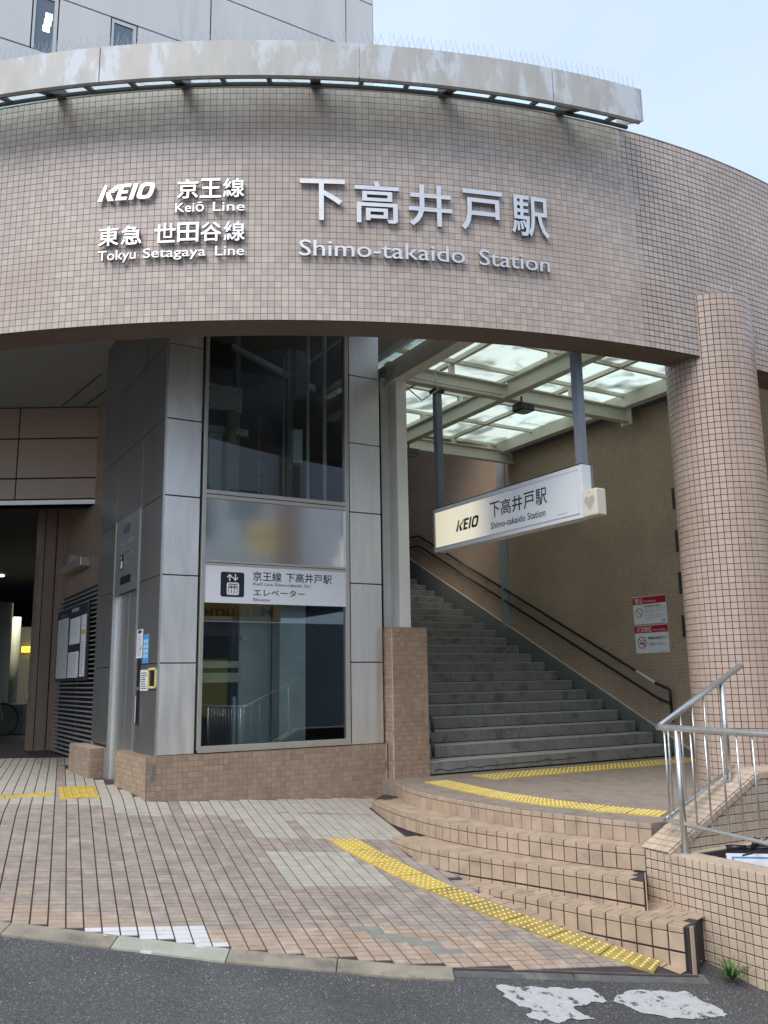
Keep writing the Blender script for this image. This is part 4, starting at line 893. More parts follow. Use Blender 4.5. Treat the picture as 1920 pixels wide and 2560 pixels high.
for a in range(4):
    for c in range(2): t.add('panel', MB().lbox(-.0075, -.0062, .345 + c * .085, .42 + c * .085, 2.15 + a * .048, 2.188 + a * .048), mat('pale blue ink', (.35, .55, .75), .5))
t = card('notice_sheet', 'white paper notice below the blue one, left of the yellow framed box', -.003, .315, .590, 1.832, 2.035, M_white); f_ = sfn(-.0065, .590)
lines(t, f_, .03, .25, 1.845, 2.015, 8, M_ink, seed=5)
t = Thing('framed_box', L(-.01, .15, 1.85), 'small box with yellow frame and dark window near the tower corner', 'notice frame')
for a in ((.02, .285, 1.855, 1.875), (.02, .285, 2.028, 2.05), (.02, .045, 1.855, 2.05), (.26, .285, 1.855, 2.05)): t.add('frame_bar', MB().lbox(-.018, -.003, *a), mat('pale yellow frame', (.66, .54, .24), .5))
t.add('window', MB().lbox(-.006, -.003, .045, .26, 1.875, 2.028), M_black)
# window frames
U0, U1 = .393, 2.060
def bar(u0, u1, z0, z1, v0=-.022, v1=.05): return MB().lbox(u0, u1, v0, v1, z0, z1)
for (u0, u1, z0, z1) in ((U0, .432, 1.262, 6.1), (2.013, U1, 1.262, 6.1)): tw.add('window_frame', bar(u0, u1, z0, z1), M_alu, bevel=.003)
for (z0, z1) in ((1.262, 1.302), (3.055, 3.105), (3.735, 3.822)): tw.add('window_frame', bar(.432, 2.013, z0, z1, -.018), M_alu, bevel=.003)
tw.add('window_sill', MB().lbox(.40, 2.06, -.032, .03, 1.242, 1.262), M_alu); tw.add('frame_groove', MB().lbox(.432, 2.013, -.0195, -.0175, 3.772, 3.781).lbox(.432, 2.013, -.0195, -.0175, 3.077, 3.083), M_joint)
tw.add('upper_glass', MB().lbox(.432, 2.013, .010, .016, 3.822, 6.1), M_glass); tw.add('lower_glass', MB().lbox(.432, 2.013, .010, .016, 1.302, 2.678), M_glass)
M_mir = mat('polished steel infill', (.72, .71, .68), .10, metal=1, var=.04, bump=.05, bscale=3)
tw.add('steel_infill', MB().lbox(.432, 2.013, .006, .02, 3.105, 3.735), M_mir)
# inside the shaft
sh = Thing('lift_machinery', L(1.2, 1.3, .95), 'dark steel lift guide rails, beams and boxes seen through the tower glass', 'lift machinery')
sh.add('guide_rail', MB().lbox(1.18, 1.24, 1.2, 1.3, .95, 6.1), M_shaft); sh.add('guide_rail', MB().lbox(1.95, 2.02, 1.4, 1.5, .95, 6.1), M_shaft)
sh.add('pale_panel', MB().lbox(1.05, 1.42, .62, .68, .95, 2.75), M_shaftl); sh.add('pale_panel', MB().lbox(.50, .66, 1.0, 1.05, 3.5, 4.75), M_shaftl); sh.add('pale_panel', MB().lbox(.80, .95, 1.0, 1.05, 3.5, 4.75), M_shaftl)
sh.add('cross_beam', MB().lbox(.15, 1.25, .95, 1.05, 4.72, 4.80), M_shaftl); sh.add('cross_beam', MB().lbox(.55, 1.15, .9, .98, 4.98, 5.28), M_shaftl); sh.add('cross_beam', MB().hexa([L(.8, .3, 5.50), L(2.1, .9, 5.40), L(2.1, .96, 5.40), L(.8, .36, 5.50), L(.8, .3, 5.56), L(2.1, .9, 5.46), L(2.1, .96, 5.46), L(.8, .36, 5.56)]), M_shaftl)
sh.add('concrete_pillar', MB().lbox(1.36, 1.66, .25, .45, .95, 3.0), mat('pale green concrete', (.58, .66, .60), .8, var=.12, nscale=5))
sh.add('buffer_rail', MB().lbox(.15, 1.05, .55, .60, 1.90, 2.0).lbox(.15, 1.05, .55, .60, 2.05, 2.12), mat('pale green steel', (.62, .64, .46), .5)); sh.add('buffer_rail', MB().lbox(.15, 1.0, .7, .75, 2.55, 2.6), M_shaftl)
for k in range(9): sh.add('ribbed_panel', MB().lbox(.12 + k * .09, .19 + k * .09, 1.5, 1.55, .95, 2.75), M_shaft)
sh.add('control_box', MB().lbox(1.62, 1.74, .5, .62, 4.35, 4.75), M_shaftl, bevel=.01); sh.add('control_box', MB().lbox(1.70, 1.86, .6, .75, 5.2, 5.75), M_shaft); sh.add('conduit', MB().tube([L(1.78, .45, 3.5), L(1.78, .45, 6.0)], .018, n=8), M_shaftl); sh.add('conduit', MB().tube([L(1.92, .3, 3.3), L(1.92, .3, 6.0)], .022, n=8), M_shaftl); sh.add('conduit', MB().tube([L(1.5, .5, 3.6), L(1.5, .5, 5.6)], .010, n=8), M_shaft)
sh.add('cylinder', MB().tube([L(.98, .8, 3.3), L(.98, .8, 4.95)], .06, n=14), mat('tan hydraulic cylinder', (.33, .28, .2), .5, var=.15))
for k in range(12): sh.add('chain_link', MB().lbox(1.30, 1.315, .75, .765, 4.0 + k * .075, 4.04 + k * .075), mat('yellow chain', (.5, .42, .2), .5))
sh.add('pale_panel', MB().lbox(1.74, 2.0, 1.1, 1.15, 1.0, 2.75), M_shaftl); sh.add('door_panel', MB().lbox(1.02, 1.08, .7, .74, 1.05, 1.75), M_white); sh.add('camera_dome', MB().tube([L(1.0, .35, 2.33), L(1.0, .35, 2.38)], .045, n=14), M_white)  # the pale panel here stands in for a bright reflection on the lower glass
for k, (a, z) in enumerate(((.75, 5.02), (.75, 5.22), (1.1, 5.02), (1.1, 5.22), (.7, 4.75), (1.15, 4.75))): sh.add('bolt', MB().tube([L(a, .90 - .02 * (k > 3), z), L(a, .87, z)], .014, n=8), M_shaft)
# elevator sign on the glass
es_ = Thing('elevator_sign', L(1.2, -.01, 2.68), 'white elevator sign with black lift pictogram on the tower window', 'sign')
es_.add('panel', MB().lbox(.432, 2.013, -.012, .008, 2.68, 3.055), M_white)
FS = lambda x, y, d: L(x, -.0125 - d, y)
def rrect(x0, x1, y0, y1, r_, n=6):
    P = []
    for cx_, cy_, a0 in ((x1 - r_, y1 - r_, 0), (x0 + r_, y1 - r_, 90), (x0 + r_, y0 + r_, 180), (x1 - r_, y0 + r_, 270)):
        for k in range(n + 1): a = R(a0 + 90 * k / n); P.append((cx_ + r_ * math.cos(a), cy_ + r_ * math.sin(a)))
    return P
def pl(t, name, poly, fn, m, d): mb = MB(); mb.v = [tuple(fn(x, y, d)) for x, y in poly]; mb.f = [tuple(range(len(poly)))]; return addmb(t, name, mb, m)
def lift_icon(t, fn, x0, y0, s, m, mw):
    pl(t, 'pictogram', rrect(x0, x0 + s, y0, y0 + s, .09 * s), fn, m, .001); q = lambda P: [(x0 + s * a, y0 + s * b) for a, b in P]
    pl(t, 'pictogram_cabin', q(rrect(.26, .78, .08, .58, .07)), fn, mw, .0016); pl(t, 'pictogram_opening', q(rrect(.33, .71, .15, .45, .01)), fn, m, .0022); pl(t, 'pictogram_band', q([(.33, .49), (.71, .49), (.71, .53), (.33, .53)]), fn, m, .0022)
    for c in (.40, .52, .64):
        pl(t, 'pictogram_person', q([(c - .045, .15), (c + .045, .15), (c + .05, .35), (c - .05, .35)]), fn, mw, .0028); pl(t, 'pictogram_head', q([(c + .03 * math.cos(a), .40 + .03 * math.sin(a)) for a in np.linspace(0, 2 * math.pi, 10)[:-1]]), fn, mw, .0028)
    pl(t, 'pictogram_arrow', q([(.355, .64), (.405, .64), (.405, .83), (.48, .76), (.50, .80), (.38, .93), (.26, .80), (.28, .76), (.355, .83)]), fn, mw, .0016)
    pl(t, 'pictogram_arrow', q([(.595, .93), (.595, .74), (.52, .81), (.50, .77), (.62, .64), (.74, .77), (.72, .81), (.645, .74), (.645, .93)]), fn, mw, .0016)
lift_icon(es_, FS, .60, 2.742, .25, M_ink, M_white)
flat_text(es_, '京王線', FS, .942, 1.258, 2.915, 3.012, M_ink, .006); flat_text(es_, '下高井戸駅', FS, 1.31, 1.845, 2.915, 3.012, M_ink, .006)
flat_text(es_, 'Keiō Line Shimo-takaido Stn.', FS, .950, 1.60, 2.868, 2.898, M_ink, ref='L'); flat_text(es_, 'エレベーター', FS, .951, 1.528, 2.762, 2.832, M_ink, .006); flat_text(es_, 'Elevator', FS, .952, 1.142, 2.708, 2.738, M_ink)
# plinth
pth = Thing('tower_plinth', L(1.2, -.03, .6), 'low brown mosaic plinth under the elevator tower windows', 'plinth')
pth.add('plinth_core', MB().lbox(-.096, 2.478, -.052, .10, .3, 1.2255), M_groutl); pth.add('plinth_core', MB().lbox(-.0955, .10, .10, 1.085, .3, 1.225), M_groutl)
g1 = wallgrid(L(-.10, -.0525, .3), U, Z3, 2.575, .9255, .05, keep=lambda x, y: y + .3 > gz(*L(-.1 + x, -.06)[:2]) - .04)
g2 = wallgrid(L(-.0965, 1.085, .3), -V, Z3, 1.14, .9255, .05, keep=lambda x, y: y + .3 > gz(*L(-.11, 1.085 - x)[:2]) - .04)
field(pth, 'tile', g1 + g2, .0455, .0455, .004, M_tilep, limit=300)
pth.add('sill', MB().lbox(-.099, 2.48, -.055, .02, 1.226, 1.2315).lbox(-.099, .02, .02, 1.09, 1.226, 1.2315), M_tilep)
pth.add('repair_patch', MB().extr([(.005, .0), (.03, .02), (.022, .08), (.035, .10), (.028, .16), (.012, .17), (.0, .12), (.01, .08), (-.01, .06)], L(-.045, -.0575, 1.0), U, Z3, -V, 0, .002), mat('grey cement smear', (.15, .155, .16), .9))
p2 = Thing('tower_plinth', L(-.1, 2.5, .85), 'small brown mosaic plinth block left of the lift door', 'plinth')
p2.add('plinth_core', MB().lbox(-.16, .02, 2.0, 3.1, .6, 1.20), M_groutl)
field(p2, 'tile', wallgrid(L(-.1605, 3.1, .6), -V, Z3, 1.1, .6, .05) + wallgrid(L(-.16, 1.9995, .6), U, Z3, .15, .6, .05), .0455, .0455, .004, M_tilep, limit=300)
# ================================================================== PIER, POST
pr = Thing('tiled_pier', L(2.72, 0, .87), 'square brown mosaic pier between the elevator tower and the stairs', 'pier')
pr.add('pier_core', MB().lbox(2.499, 2.936, -.165, .22, .55, 2.455), M_groutl)
field(pr, 'tile', wallgrid(L(2.494, -.1655, .705), U, Z3, .45, 1.75, .05) + wallgrid(L(2.4985, .21, .605), -V, Z3, .37, 1.85, .05), .0455, .0455, .004, M_tilep, limit=300)
pr.add('pier_cap', MB().lbox(2.492, 2.943, -.170, .225, 2.456, 2.462), M_tilep)
ps = Thing('steel_post', L(2.73, 0, 2.462), 'off white steel post standing on the square mosaic pier', 'post')
ps.add('front_flange', MB().lbox(2.668, 2.806, -.06, -.045, 2.462, 5.42), M_beamw, bevel=.002); ps.add('web', MB().lbox(2.70, 2.715, -.045, .18, 2.462, 5.42), M_beamw); ps.add('rear_flange', MB().lbox(2.60, 2.80, .18, .195, 2.462, 5.42), M_beamw)
gp = Thing('glass_partition', L(2.79, 1.5, 1), 'dark framed glass partition between the tower and the stairs', 'glazed screen')
gp.add('glass', MB().lbox(2.795, 2.803, .45, 5.5, 1.0, 5.3), M_glass); gp.add('frame_bar', MB().lbox(2.78, 2.82, .40, .45, 1.0, 5.4), M_frame); gp.add('frame_bar', MB().lbox(2.78, 2.82, 2.5, 2.54, 1.0, 5.4), M_frame); gp.add('frame_bar', MB().lbox(2.775, 2.825, .40, 5.5, 5.3, 5.4), M_frame)
# ================================================================== STAIRS
stc = Thing('stone_staircase', L(4.8, 0, .875), 'dark grey stone staircase climbing from the landing to the platform level', 'staircase')
RS, TR, NST = .1385, .30, 27
for i in range(NST):
    z = .875 + RS * (i + 1) + .010; v0 = -.15 + TR * i; r_ = random.Random(i); us = [2.945]; u = 2.945 + r_.uniform(.3, 1.3)
    while u < 6.4: us.append(u); u += r_.uniform(1.0, 1.9)
    us.append(6.68)
    for a, c in zip(us, us[1:]):
        if i > 15 and a > 5.5: pass
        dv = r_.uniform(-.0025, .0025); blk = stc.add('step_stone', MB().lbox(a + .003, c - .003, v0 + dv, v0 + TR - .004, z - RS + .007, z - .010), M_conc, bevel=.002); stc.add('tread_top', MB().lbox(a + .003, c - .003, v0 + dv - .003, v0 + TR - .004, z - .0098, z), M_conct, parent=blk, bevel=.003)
    stc.add('step_core', MB().lbox(2.95, 6.675, v0 + .04, v0 + TR + .05, z - RS - .2, z - .046), M_joint)
crk = MB(); P_ = []
for k in range(44): P_.append((3.0 + k * .048, -.1555, .925 + .012 * noise.noise((k * .35, 0, 0)) * 2 + .0006 * k))
for a, c in zip(P_, P_[1:]): crk.quad(L(a[0], a[1], a[2] - .0035), L(c[0], c[1], c[2] - .0035), L(c[0], c[1], c[2] + .0035), L(a[0], a[1], a[2] + .0035))
stc.add('crack', crk, M_joint)
ks = .4665; zs_ = lambda v: 1.096 + (v + .064) * .4965
stc.add('stringer', MB().hexa([L(6.80, -.35, .7), L(6.83, -.35, .7), L(6.83, 7.9, .7), L(6.80, 7.9, .7), L(6.80, -.35, zs_(-.35)), L(6.83, -.35, zs_(-.35)), L(6.83, 7.9, zs_(7.9)), L(6.80, 7.9, zs_(7.9))]), M_strng)
stc.add('stringer_trim', MB().hexa([L(6.793, -.35, zs_(-.35)), L(6.828, -.35, zs_(-.35)), L(6.828, 7.9, zs_(7.9)), L(6.793, 7.9, zs_(7.9)), L(6.793, -.35, zs_(-.35) + .012), L(6.828, -.35, zs_(-.35) + .012), L(6.828, 7.9, zs_(7.9) + .012), L(6.793, 7.9, zs_(7.9) + .012)]), M_beam)
stc.add('gutter', MB().hexa([L(6.68, -.12, .7), L(6.80, -.12, .7), L(6.80, 7.9, 4.4), L(6.68, 7.9, 4.4), L(6.68, -.12, .88), L(6.80, -.12, .88), L(6.80, 7.9, .88 + 8.02 * .4616), L(6.68, 7.9, .88 + 8.02 * .4616)]), M_joint)
stc.add('upper_landing', MB().lbox(2.9, 6.8, 7.9, 12, 4.3, 4.62), M_conc)
# ---- stair side wall (mosaic) with slots
swt = Thing('stair_side_wall', L(6.9, 1, .87), 'tall brown mosaic wall along the right side of the staircase', 'wall')
ex = -V; o0 = L(6.83, 9.0, 0)
uvplane(swt, 'mosaic_face', o0, ex, Z3, 0, 0, M_stairwall, poly=[(5.60, .6), (14.5, .6), (14.5, 5.62), (5.80, 5.62), (5.60, 5.62)])
uvplane(swt, 'mosaic_face', o0, ex, Z3, 0, 0, M_stairwall, poly=[(0, .6), (5.598, .6), (5.598, 7.6), (0, 7.6)])
swt.add('wall_core', MB().lbox(6.835, 7.1, -5.5, 3.4, .3, 5.61).lbox(6.835, 7.1, 3.4, 9, .3, 7.59), M_darkw)
for z0, z1 in ((2.39, 2.675), (2.955, 3.245), (3.515, 3.805), (4.095, 4.385)): swt.add('slot', MB().lbox(6.825, 6.8295, -.72, -.352, z0, z1), mat('dark slot', (.045, .04, .045), .6))
swt.add('joint_cover', MB().lbox(6.80, 6.829, 3.195, 3.42, zs_(3.2), 5.62), M_greyp if False else mat('grey green joint cover', (.26, .28, .27), .5))
# far back wall and outer wall behind the column
bw = Thing('rear_wall', L(4.8, 9.2, .9), 'brown mosaic wall closing the top of the staircase', 'wall'); uvplane(bw, 'mosaic_face', L(2.5, 9.0, 0), U, Z3, 0, 0, M_stairwall, poly=[(0, .6), (4.4, .6), (4.4, 7.0), (0, 7.0)])
bw.add('added_shade_slab', MB().lbox(2.5, 7.1, 3.25, 9.3, 7.6, 7.8), M_ceil); bw.add('wall_core', MB().lbox(2.5, 6.9, 9.01, 9.2, .6, 7), M_darkw)  # slab overhead is added out of view to darken the far stair wall
lwall = Thing('stair_left_wall', L(2.9, 5, .9), 'brown mosaic wall on the left side of the staircase behind the tower', 'wall'); lwall.add('wall_core', MB().lbox(2.84, 2.94, 5.5, 9, .6, 6.5), M_darkw)
# handrails
M_hand = mat('black vinyl handrail', (.012, .011, .014), .35); M_hw = mat('braille plate', (.6, .6, .5), .4)
def hz(v, up): return (1.852 if up else 1.571) + (v - (.191 if up else -.0)) * (.4945 if up else .4945)
for up, lab0 in ((True, 'upper'), (False, 'lower')):
    zf = lambda v: (1.852 + (v - .191) * .4945) if up else (1.572 + (v - 0) * .4925)
    for seg in (0, 1):
        if seg == 0: P_ = [(-.145, zf(-.02) - .26), (-.145, zf(-.02) - .05), (-.11, zf(-.02) - .012), (-.03, zf(-.02) + .01), (.08, zf(.08)), (3.24, zf(3.24))]
        else: P_ = [(3.34, zf(3.34)), (5.80, zf(5.80)), (5.90, zf(5.86)), (6.6, zf(5.86) + .005), (8.8, zf(5.86) + .005)]
        t = Thing('handrail', L(6.74, P_[0][0], P_[0][1]), '%s black handrail on the mosaic wall, %s' % (lab0, 'lower flight up to the grey joint strip' if seg == 0 else 'far part beyond the grey joint strip'), 'handrail')
        t.add('rail', MB().tube([L(6.74, a, c) for a, c in P_], .019, n=10), M_hand, smooth=True)
        for v in ([.02, .85, 1.75, 2.95] if seg == 0 else [3.8, 4.6, 5.6, 6.3]):
            vv = v + (0 if up else .07); zz = zf(min(vv, 5.86)); bb = t.add('bracket', MB().tube([L(6.828, vv, zz - .07), L(6.79, vv, zz - .07), L(6.75, vv, zz - .05), L(6.742, vv, zz - .015)], .008, n=8), M_sst, smooth=True); t.add('rosette', MB().tube([L(6.828, vv, zz - .07), L(6.815, vv, zz - .07)], .028, n=12), M_sst, parent=bb)
        if up and seg == 0: t.add('braille_plate', MB().tube([L(6.74, .10, zf(.10) + .0), L(6.74, .42, zf(.42))], .0205, n=10), M_hw, smooth=True)
t = Thing('handrail', L(2.98, -.16, 1.3), 'pair of short black handrail ends curling round the right side of the square pier', 'handrail')
for z in (1.46, 1.20): t.add('rail', MB().tube([L(2.945, .3, z + .16), L(3.0, -.06, z + .06), L(3.01, -.13, z), L(3.01, -.14, z - .13)], .019, n=10), M_hand, smooth=True)
# prohibition signs on the wall
FW = lambda x, y, d: L(6.8225 - d, .477 - x, y)
def wsign(z0, z1, lab, smoking):
    t = Thing('wall_sign', L(6.82, .18, z0), lab, 'sign'); t.add('plate', MB().lbox(6.823, 6.829, -.113, .477, z0, z1), M_white)
    t.add('red_band', MB().lbox(6.8222, 6.823, -.113, .477, z1 - .105, z1 - .008), M_red)
    if not smoking:
        flat_text(t, '禁止', FW, .035, .195, z1 - .093, z1 - .02, M_white, .01); flat_text(t, 'Prohibition', FW, .215, .42, z1 - .085, z1 - .055, M_white)
        flat_text(t, '危険物持込み禁止', FW, .20, .49, z1 - .155, z1 - .125, M_ink, .01)
        for k, s in enumerate(('火薬類、高圧ガス、可燃物、その他', '危険品を駅構内および車内に持ち込む', 'ことはできません。')): flat_text(t, s, FW, .20, .57 if k < 2 else .40, z1 - .185 - k * .026, z1 - .168 - k * .026, M_grey)
        for k, s in enumerate(('許可なく駅構内で物品の販売、配布、', '宣伝、演説などの行為をすることは', 'できません。')): flat_text(t, s, FW, .20, .57 if k < 2 else .34, z1 - .275 - k * .026, z1 - .258 - k * .026, M_grey)
        flat_text(t, '駅長', FW, .50, .565, z0 + .02, z0 + .045, M_ink, .01); cx_, cy_, rr = .105, (z0 + z1) / 2 - .03, .065
    else:
        flat_text(t, '終日禁煙', FW, .04, .31, z1 - .095, z1 - .022, M_white, .01); flat_text(t, 'No Smoking', FW, .335, .55, z1 - .09, z1 - .058, M_white)
        flat_text(t, '駅構内は禁煙です。', FW, .235, .575, z1 - .200, z1 - .158, M_ink, .01); flat_text(t, 'ご協力ください。', FW, .235, .535, z1 - .280, z1 - .240, M_ink, .01); flat_text(t, '京王電鉄株式会社', FW, .42, .56, z0 + .018, z0 + .03, M_grey)
        cx_, cy_, rr = .12, (z0 + z1) / 2 - .045, .082
        pl(t, 'cigarette', [(cx_ - .048, cy_ - .02), (cx_ + .045, cy_ - .02), (cx_ + .045, cy_ - .004), (cx_ - .048, cy_ - .004)], FW, M_ink, .0012); pl(t, 'smoke', [(cx_ + .005, cy_ + .045), (cx_ + .02, cy_ + .02), (cx_ + .045, cy_ + .015), (cx_ + .045, cy_ + .002), (cx_ + .055, cy_ + .002), (cx_ + .055, cy_ + .025), (cx_ + .027, cy_ + .03), (cx_ + .015, cy_ + .05)], FW, M_ink, .0012)
    n = 28; mb = MB(); 
    for k in range(n):
        a = 2 * math.pi * k / n; mb.v += [tuple(FW(cx_ + rr * math.cos(a), cy_ + rr * math.sin(a), .0016)), tuple(FW(cx_ + rr * .86 * math.cos(a), cy_ + rr * .86 * math.sin(a), .0016))]
    for k in range(n): j = (k + 1) % n; mb.f.append((2 * k, 2 * j, 2 * j + 1, 2 * k + 1))
    q = rr * .66; w_ = rr * .055; mb.quad(FW(cx_ - q - w_, cy_ + q - w_, .0018), FW(cx_ + q - w_, cy_ - q - w_, .0018), FW(cx_ + q + w_, cy_ - q + w_, .0018), FW(cx_ - q + w_, cy_ + q + w_, .0018)); addmb(t, 'ring', mb, M_red)
wsign(2.600, 2.977, 'white and red prohibition sign, the upper of the pair on the stair wall', False); wsign(2.204, 2.583, 'white and red no smoking sign, the lower of the pair on the stair wall', True)
# ================================================================== SKYLIGHT
sk = Thing('skylight', L(4.6, .5, 5.42), 'cream steel framed glass skylight over the staircase', 'skylight')
def ibeam(p, q, side, z0, h, w_, tf=.014, tweb=.012):
    p, q, side = map(np.array, (p, q, side)); mb = MB()
    def bx(a0, a1, za, zb): mb.hexa([p + side * a0 + Z3 * za, q + side * a0 + Z3 * za, q + side * a1 + Z3 * za, p + side * a1 + Z3 * za, p + side * a0 + Z3 * zb, q + side * a0 + Z3 * zb, q + side * a1 + Z3 * zb, p + side * a1 + Z3 * zb])
    bx(-w_ / 2, w_ / 2, z0, z0 + tf); bx(-w_ / 2, w_ / 2, z0 + h - tf, z0 + h); bx(-tweb / 2, tweb / 2, z0 + tf, z0 + h - tf); return mb
sk.add('main_beam', ibeam(L(2.68, .16), L(6.62, .16), V, 5.42, .20, .12), M_beam); sk.add('main_beam', ibeam(L(2.72, 2.95), L(6.80, 2.95), V, 5.46, .20, .12), M_beam)
sk.add('main_beam', ibeam(L(4.45, -2.0), L(4.45, .10), U, 5.43, .22, .12), M_beam); sk.add('main_beam', ibeam(L(4.45, .22), L(4.45, 2.90), U, 5.43, .22, .12), M_beam)
sk.add('main_beam', ibeam(L(2.72, -1.75), L(2.72, 2.9), U, 5.33, .24, .16), M_beam)
sk.add('edge_beam', MB().lbox(6.52, 6.66, -3.4, 3.1, 5.62, 5.76), M_beam); sk.add('edge_flashing', MB().lbox(6.66, 6.95, -3.4, 3.1, 5.64, 5.70), M_frame)
sk.add('end_plate', MB().lbox(6.60, 6.62, .06, .26, 5.38, 5.66), M_beam)
ZG_ = 5.80
ug = [2.75, 3.62, 4.62, 5.60, 6.55]; vg = [-3.3, -2.35, -1.55, -.75, .10, 1.15, 2.10, 3.05]
iu = lambda x, y: (FI - .08) ** 2 > (x - FC[0]) ** 2 + (y - FC[1]) ** 2
for u in ug:
    v0 = max(vg[0], next((v for v in np.arange(-3.4, 3, .05) if iu(*L(u, v)[:2])), 3)); sk.add('purlin', MB().lbox(u - .028, u + .028, v0, 3.08, ZG_ - .05, ZG_ + .02), M_beam)
for v in vg:
    u0 = next((u for u in np.arange(2.7, 6.6, .05) if iu(*L(u, v)[:2])), 7)
    if u0 < 6.4: sk.add('purlin', MB().lbox(max(u0, 2.72), 6.58, v - .022, v + .022, ZG_ - .045, ZG_ + .018), M_beam)
for a in range(4):
    for c in range(7):
        cu = [ug[a] + .03, ug[a + 1] - .03, vg[c] + .024, vg[c + 1] - .024]; P_ = [L(cu[0], cu[2])[:2], L(cu[1], cu[2])[:2], L(cu[1], cu[3])[:2], L(cu[0], cu[3])[:2]]
        ok = [iu(*p) for p in P_]
        if not all(ok):
            if not (ok[2] and ok[3]): continue
        vs_ = cu[2]
        while not (iu(*L(cu[0], vs_)[:2]) and iu(*L(cu[1], vs_)[:2])): vs_ += .02
        if vs_ > cu[3] - .05: continue
        sk.add('pane', MB().lbox(cu[0], cu[1], vs_, cu[3], ZG_ + .0, ZG_ + .008), M_frost)
for u, v in ((3.62, .16), (4.62, .16), (5.6, .16), (3.62, 2.95), (4.62, 2.95), (5.6, 2.95), (6.3, 2.95), (4.45, 1.15), (4.45, 2.1), (4.45, -.75), (4.45, -1.55)): sk.add('stub', MB().lbox(u - .03, u + .03, v - .03, v + .03, 5.62, ZG_ - .045), M_beam)
sk.add('conduit', MB().tube([L(2.85, .09, 5.46), L(4.35, .09, 5.46)], .012, n=8), M_beam, smooth=True); sk.add('conduit', MB().tube([L(3.05, -.3, 5.42), L(3.08, -.32, 5.2), L(3.0, -.1, 5.12), L(2.86, .02, 5.3)], .009, n=8), M_beam, smooth=True)
for k in range(9): sk.add('bolt', MB().tube([L(2.82, -.1 - k * .1, 5.40), L(2.835, -.1 - k * .1, 5.40)], .012, n=6), M_beam)
# flood lights
for u, v, z, lab in ((4.62, -.02, 5.28, 'black floodlight under the skylight where the main beams cross'), (4.55, 2.60, 5.30, 'black floodlight under the far end of the skylight, behind the white post')):
    t = Thing('floodlight', L(u, v, z), lab, 'floodlight'); t.add('housing', MB().lbox(u - .13, u + .10, v - .08, v + .10, z - .04, z + .06), M_black, bevel=.012); t.add('lens', MB().lbox(u - .10, u + .05, v - .07, v + .09, z - .05, z - .041), mat('lamp lens', (.25, .27, .27), .2)); t.add('bracket', MB().lbox(u - .05, u - .03, v, v + .02, z + .07, z + .16), M_black)
# ================================================================== HANGING SIGN
HU, HV0, HV1, HZ0, HZ1 = 3.24, .085, -2.425, 3.352, 3.862
hs = Thing('hanging_sign', L(HU, -1.2, HZ0), 'long white lit box sign with station name hanging over the landing', 'sign')
hs.add('box', MB().lbox(HU, HU + .14, HV1, HV0, HZ0, HZ1), mat('white enamel sign box', (.66, .68, .70), .35), bevel=.004)
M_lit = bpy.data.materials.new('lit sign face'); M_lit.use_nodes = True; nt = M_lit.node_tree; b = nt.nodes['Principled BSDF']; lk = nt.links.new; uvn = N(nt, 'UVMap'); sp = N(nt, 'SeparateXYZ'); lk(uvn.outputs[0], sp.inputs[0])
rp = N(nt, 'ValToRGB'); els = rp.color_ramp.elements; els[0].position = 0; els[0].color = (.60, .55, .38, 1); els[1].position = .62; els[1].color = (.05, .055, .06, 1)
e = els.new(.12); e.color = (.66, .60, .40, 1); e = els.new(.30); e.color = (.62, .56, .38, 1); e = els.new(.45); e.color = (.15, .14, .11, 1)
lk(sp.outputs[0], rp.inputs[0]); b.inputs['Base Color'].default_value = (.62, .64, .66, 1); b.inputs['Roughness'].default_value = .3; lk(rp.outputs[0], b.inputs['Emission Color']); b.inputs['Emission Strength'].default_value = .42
me = bpy.data.meshes.new('face'); fa = (.05, .05); Ls = HV0 - HV1
me.from_pydata([tuple(np.array(p) - hs.b) for p in (L(HU - .004, HV0 - .045, HZ0 + .05), L(HU - .004, HV1 + .06, HZ0 + .05), L(HU - .004, HV1 + .06, HZ1 - .05), L(HU - .004, HV0 - .045, HZ1 - .05))], [], [(0, 1, 2, 3)]); uv = me.uv_layers.new(name='UVMap')
for i, c in enumerate(((0, 0), (1, 0), (1, 1), (0, 1))): uv.data[i].uv = c
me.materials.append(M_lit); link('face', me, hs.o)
fb_ = mat('sign inner rim', (.45, .47, .49), .4)
for a in ((HV1 + .05, HV0 - .035, HZ0 + .042, HZ0 + .05), (HV1 + .05, HV0 - .035, HZ1 - .05, HZ1 - .042)): hs.add('rim', MB().lbox(HU - .006, HU, *a), fb_)
FHS = lambda x, y, d: L(HU - .006 - d, HV0 - x * Ls, HZ0 + y * (HZ1 - HZ0))
FHM = lambda x, y, d: L(HU - .006 - d, HV0 - x, HZ0 + y)
logo(hs, FHM, .46, .175, .125, M_ink, M_red, 0, 0, wide=1.02)
xs_ = .5
for i, c in enumerate('下高井戸駅'): flat_text(hs, c, FHM, 1.100 + i * .187, 1.100 + i * .187 + .168, .225, .388, M_ink, .004, name='letter')
flat_text(hs, 'Shimo-takaido Station', FHM, 1.105, 1.985, .105, .175, M_ink, .004, ref='S'); flat_text(hs, '京王電鉄株式会社', FHM, 2.14, 2.30, .075, .088, M_grey)
hs.add('post', MB().lbox(HU + .03, HU + .11, HV0 - .085, HV0 - .005, HZ1, 5.34), M_greyp); hs.add('post', MB().lbox(HU + .03, HU + .11, HV1 + .02, HV1 + .10, HZ1 - .02, 4.99), M_greyp); hs.add('top_bracket', MB().lbox(HU + .0, HU + .14, HV0 - .11, HV0 + .02, 5.30, 5.34), M_joint); hs.add('top_trim', MB().lbox(HU - .004, HU + .145, HV1, HV0, HZ1, HZ1 + .006), M_joint)
hs.add('post', MB().lbox(HU + .115, HU + .145, HV1 - .0, HV1 + .09, HZ0, HZ1), M_greyp)
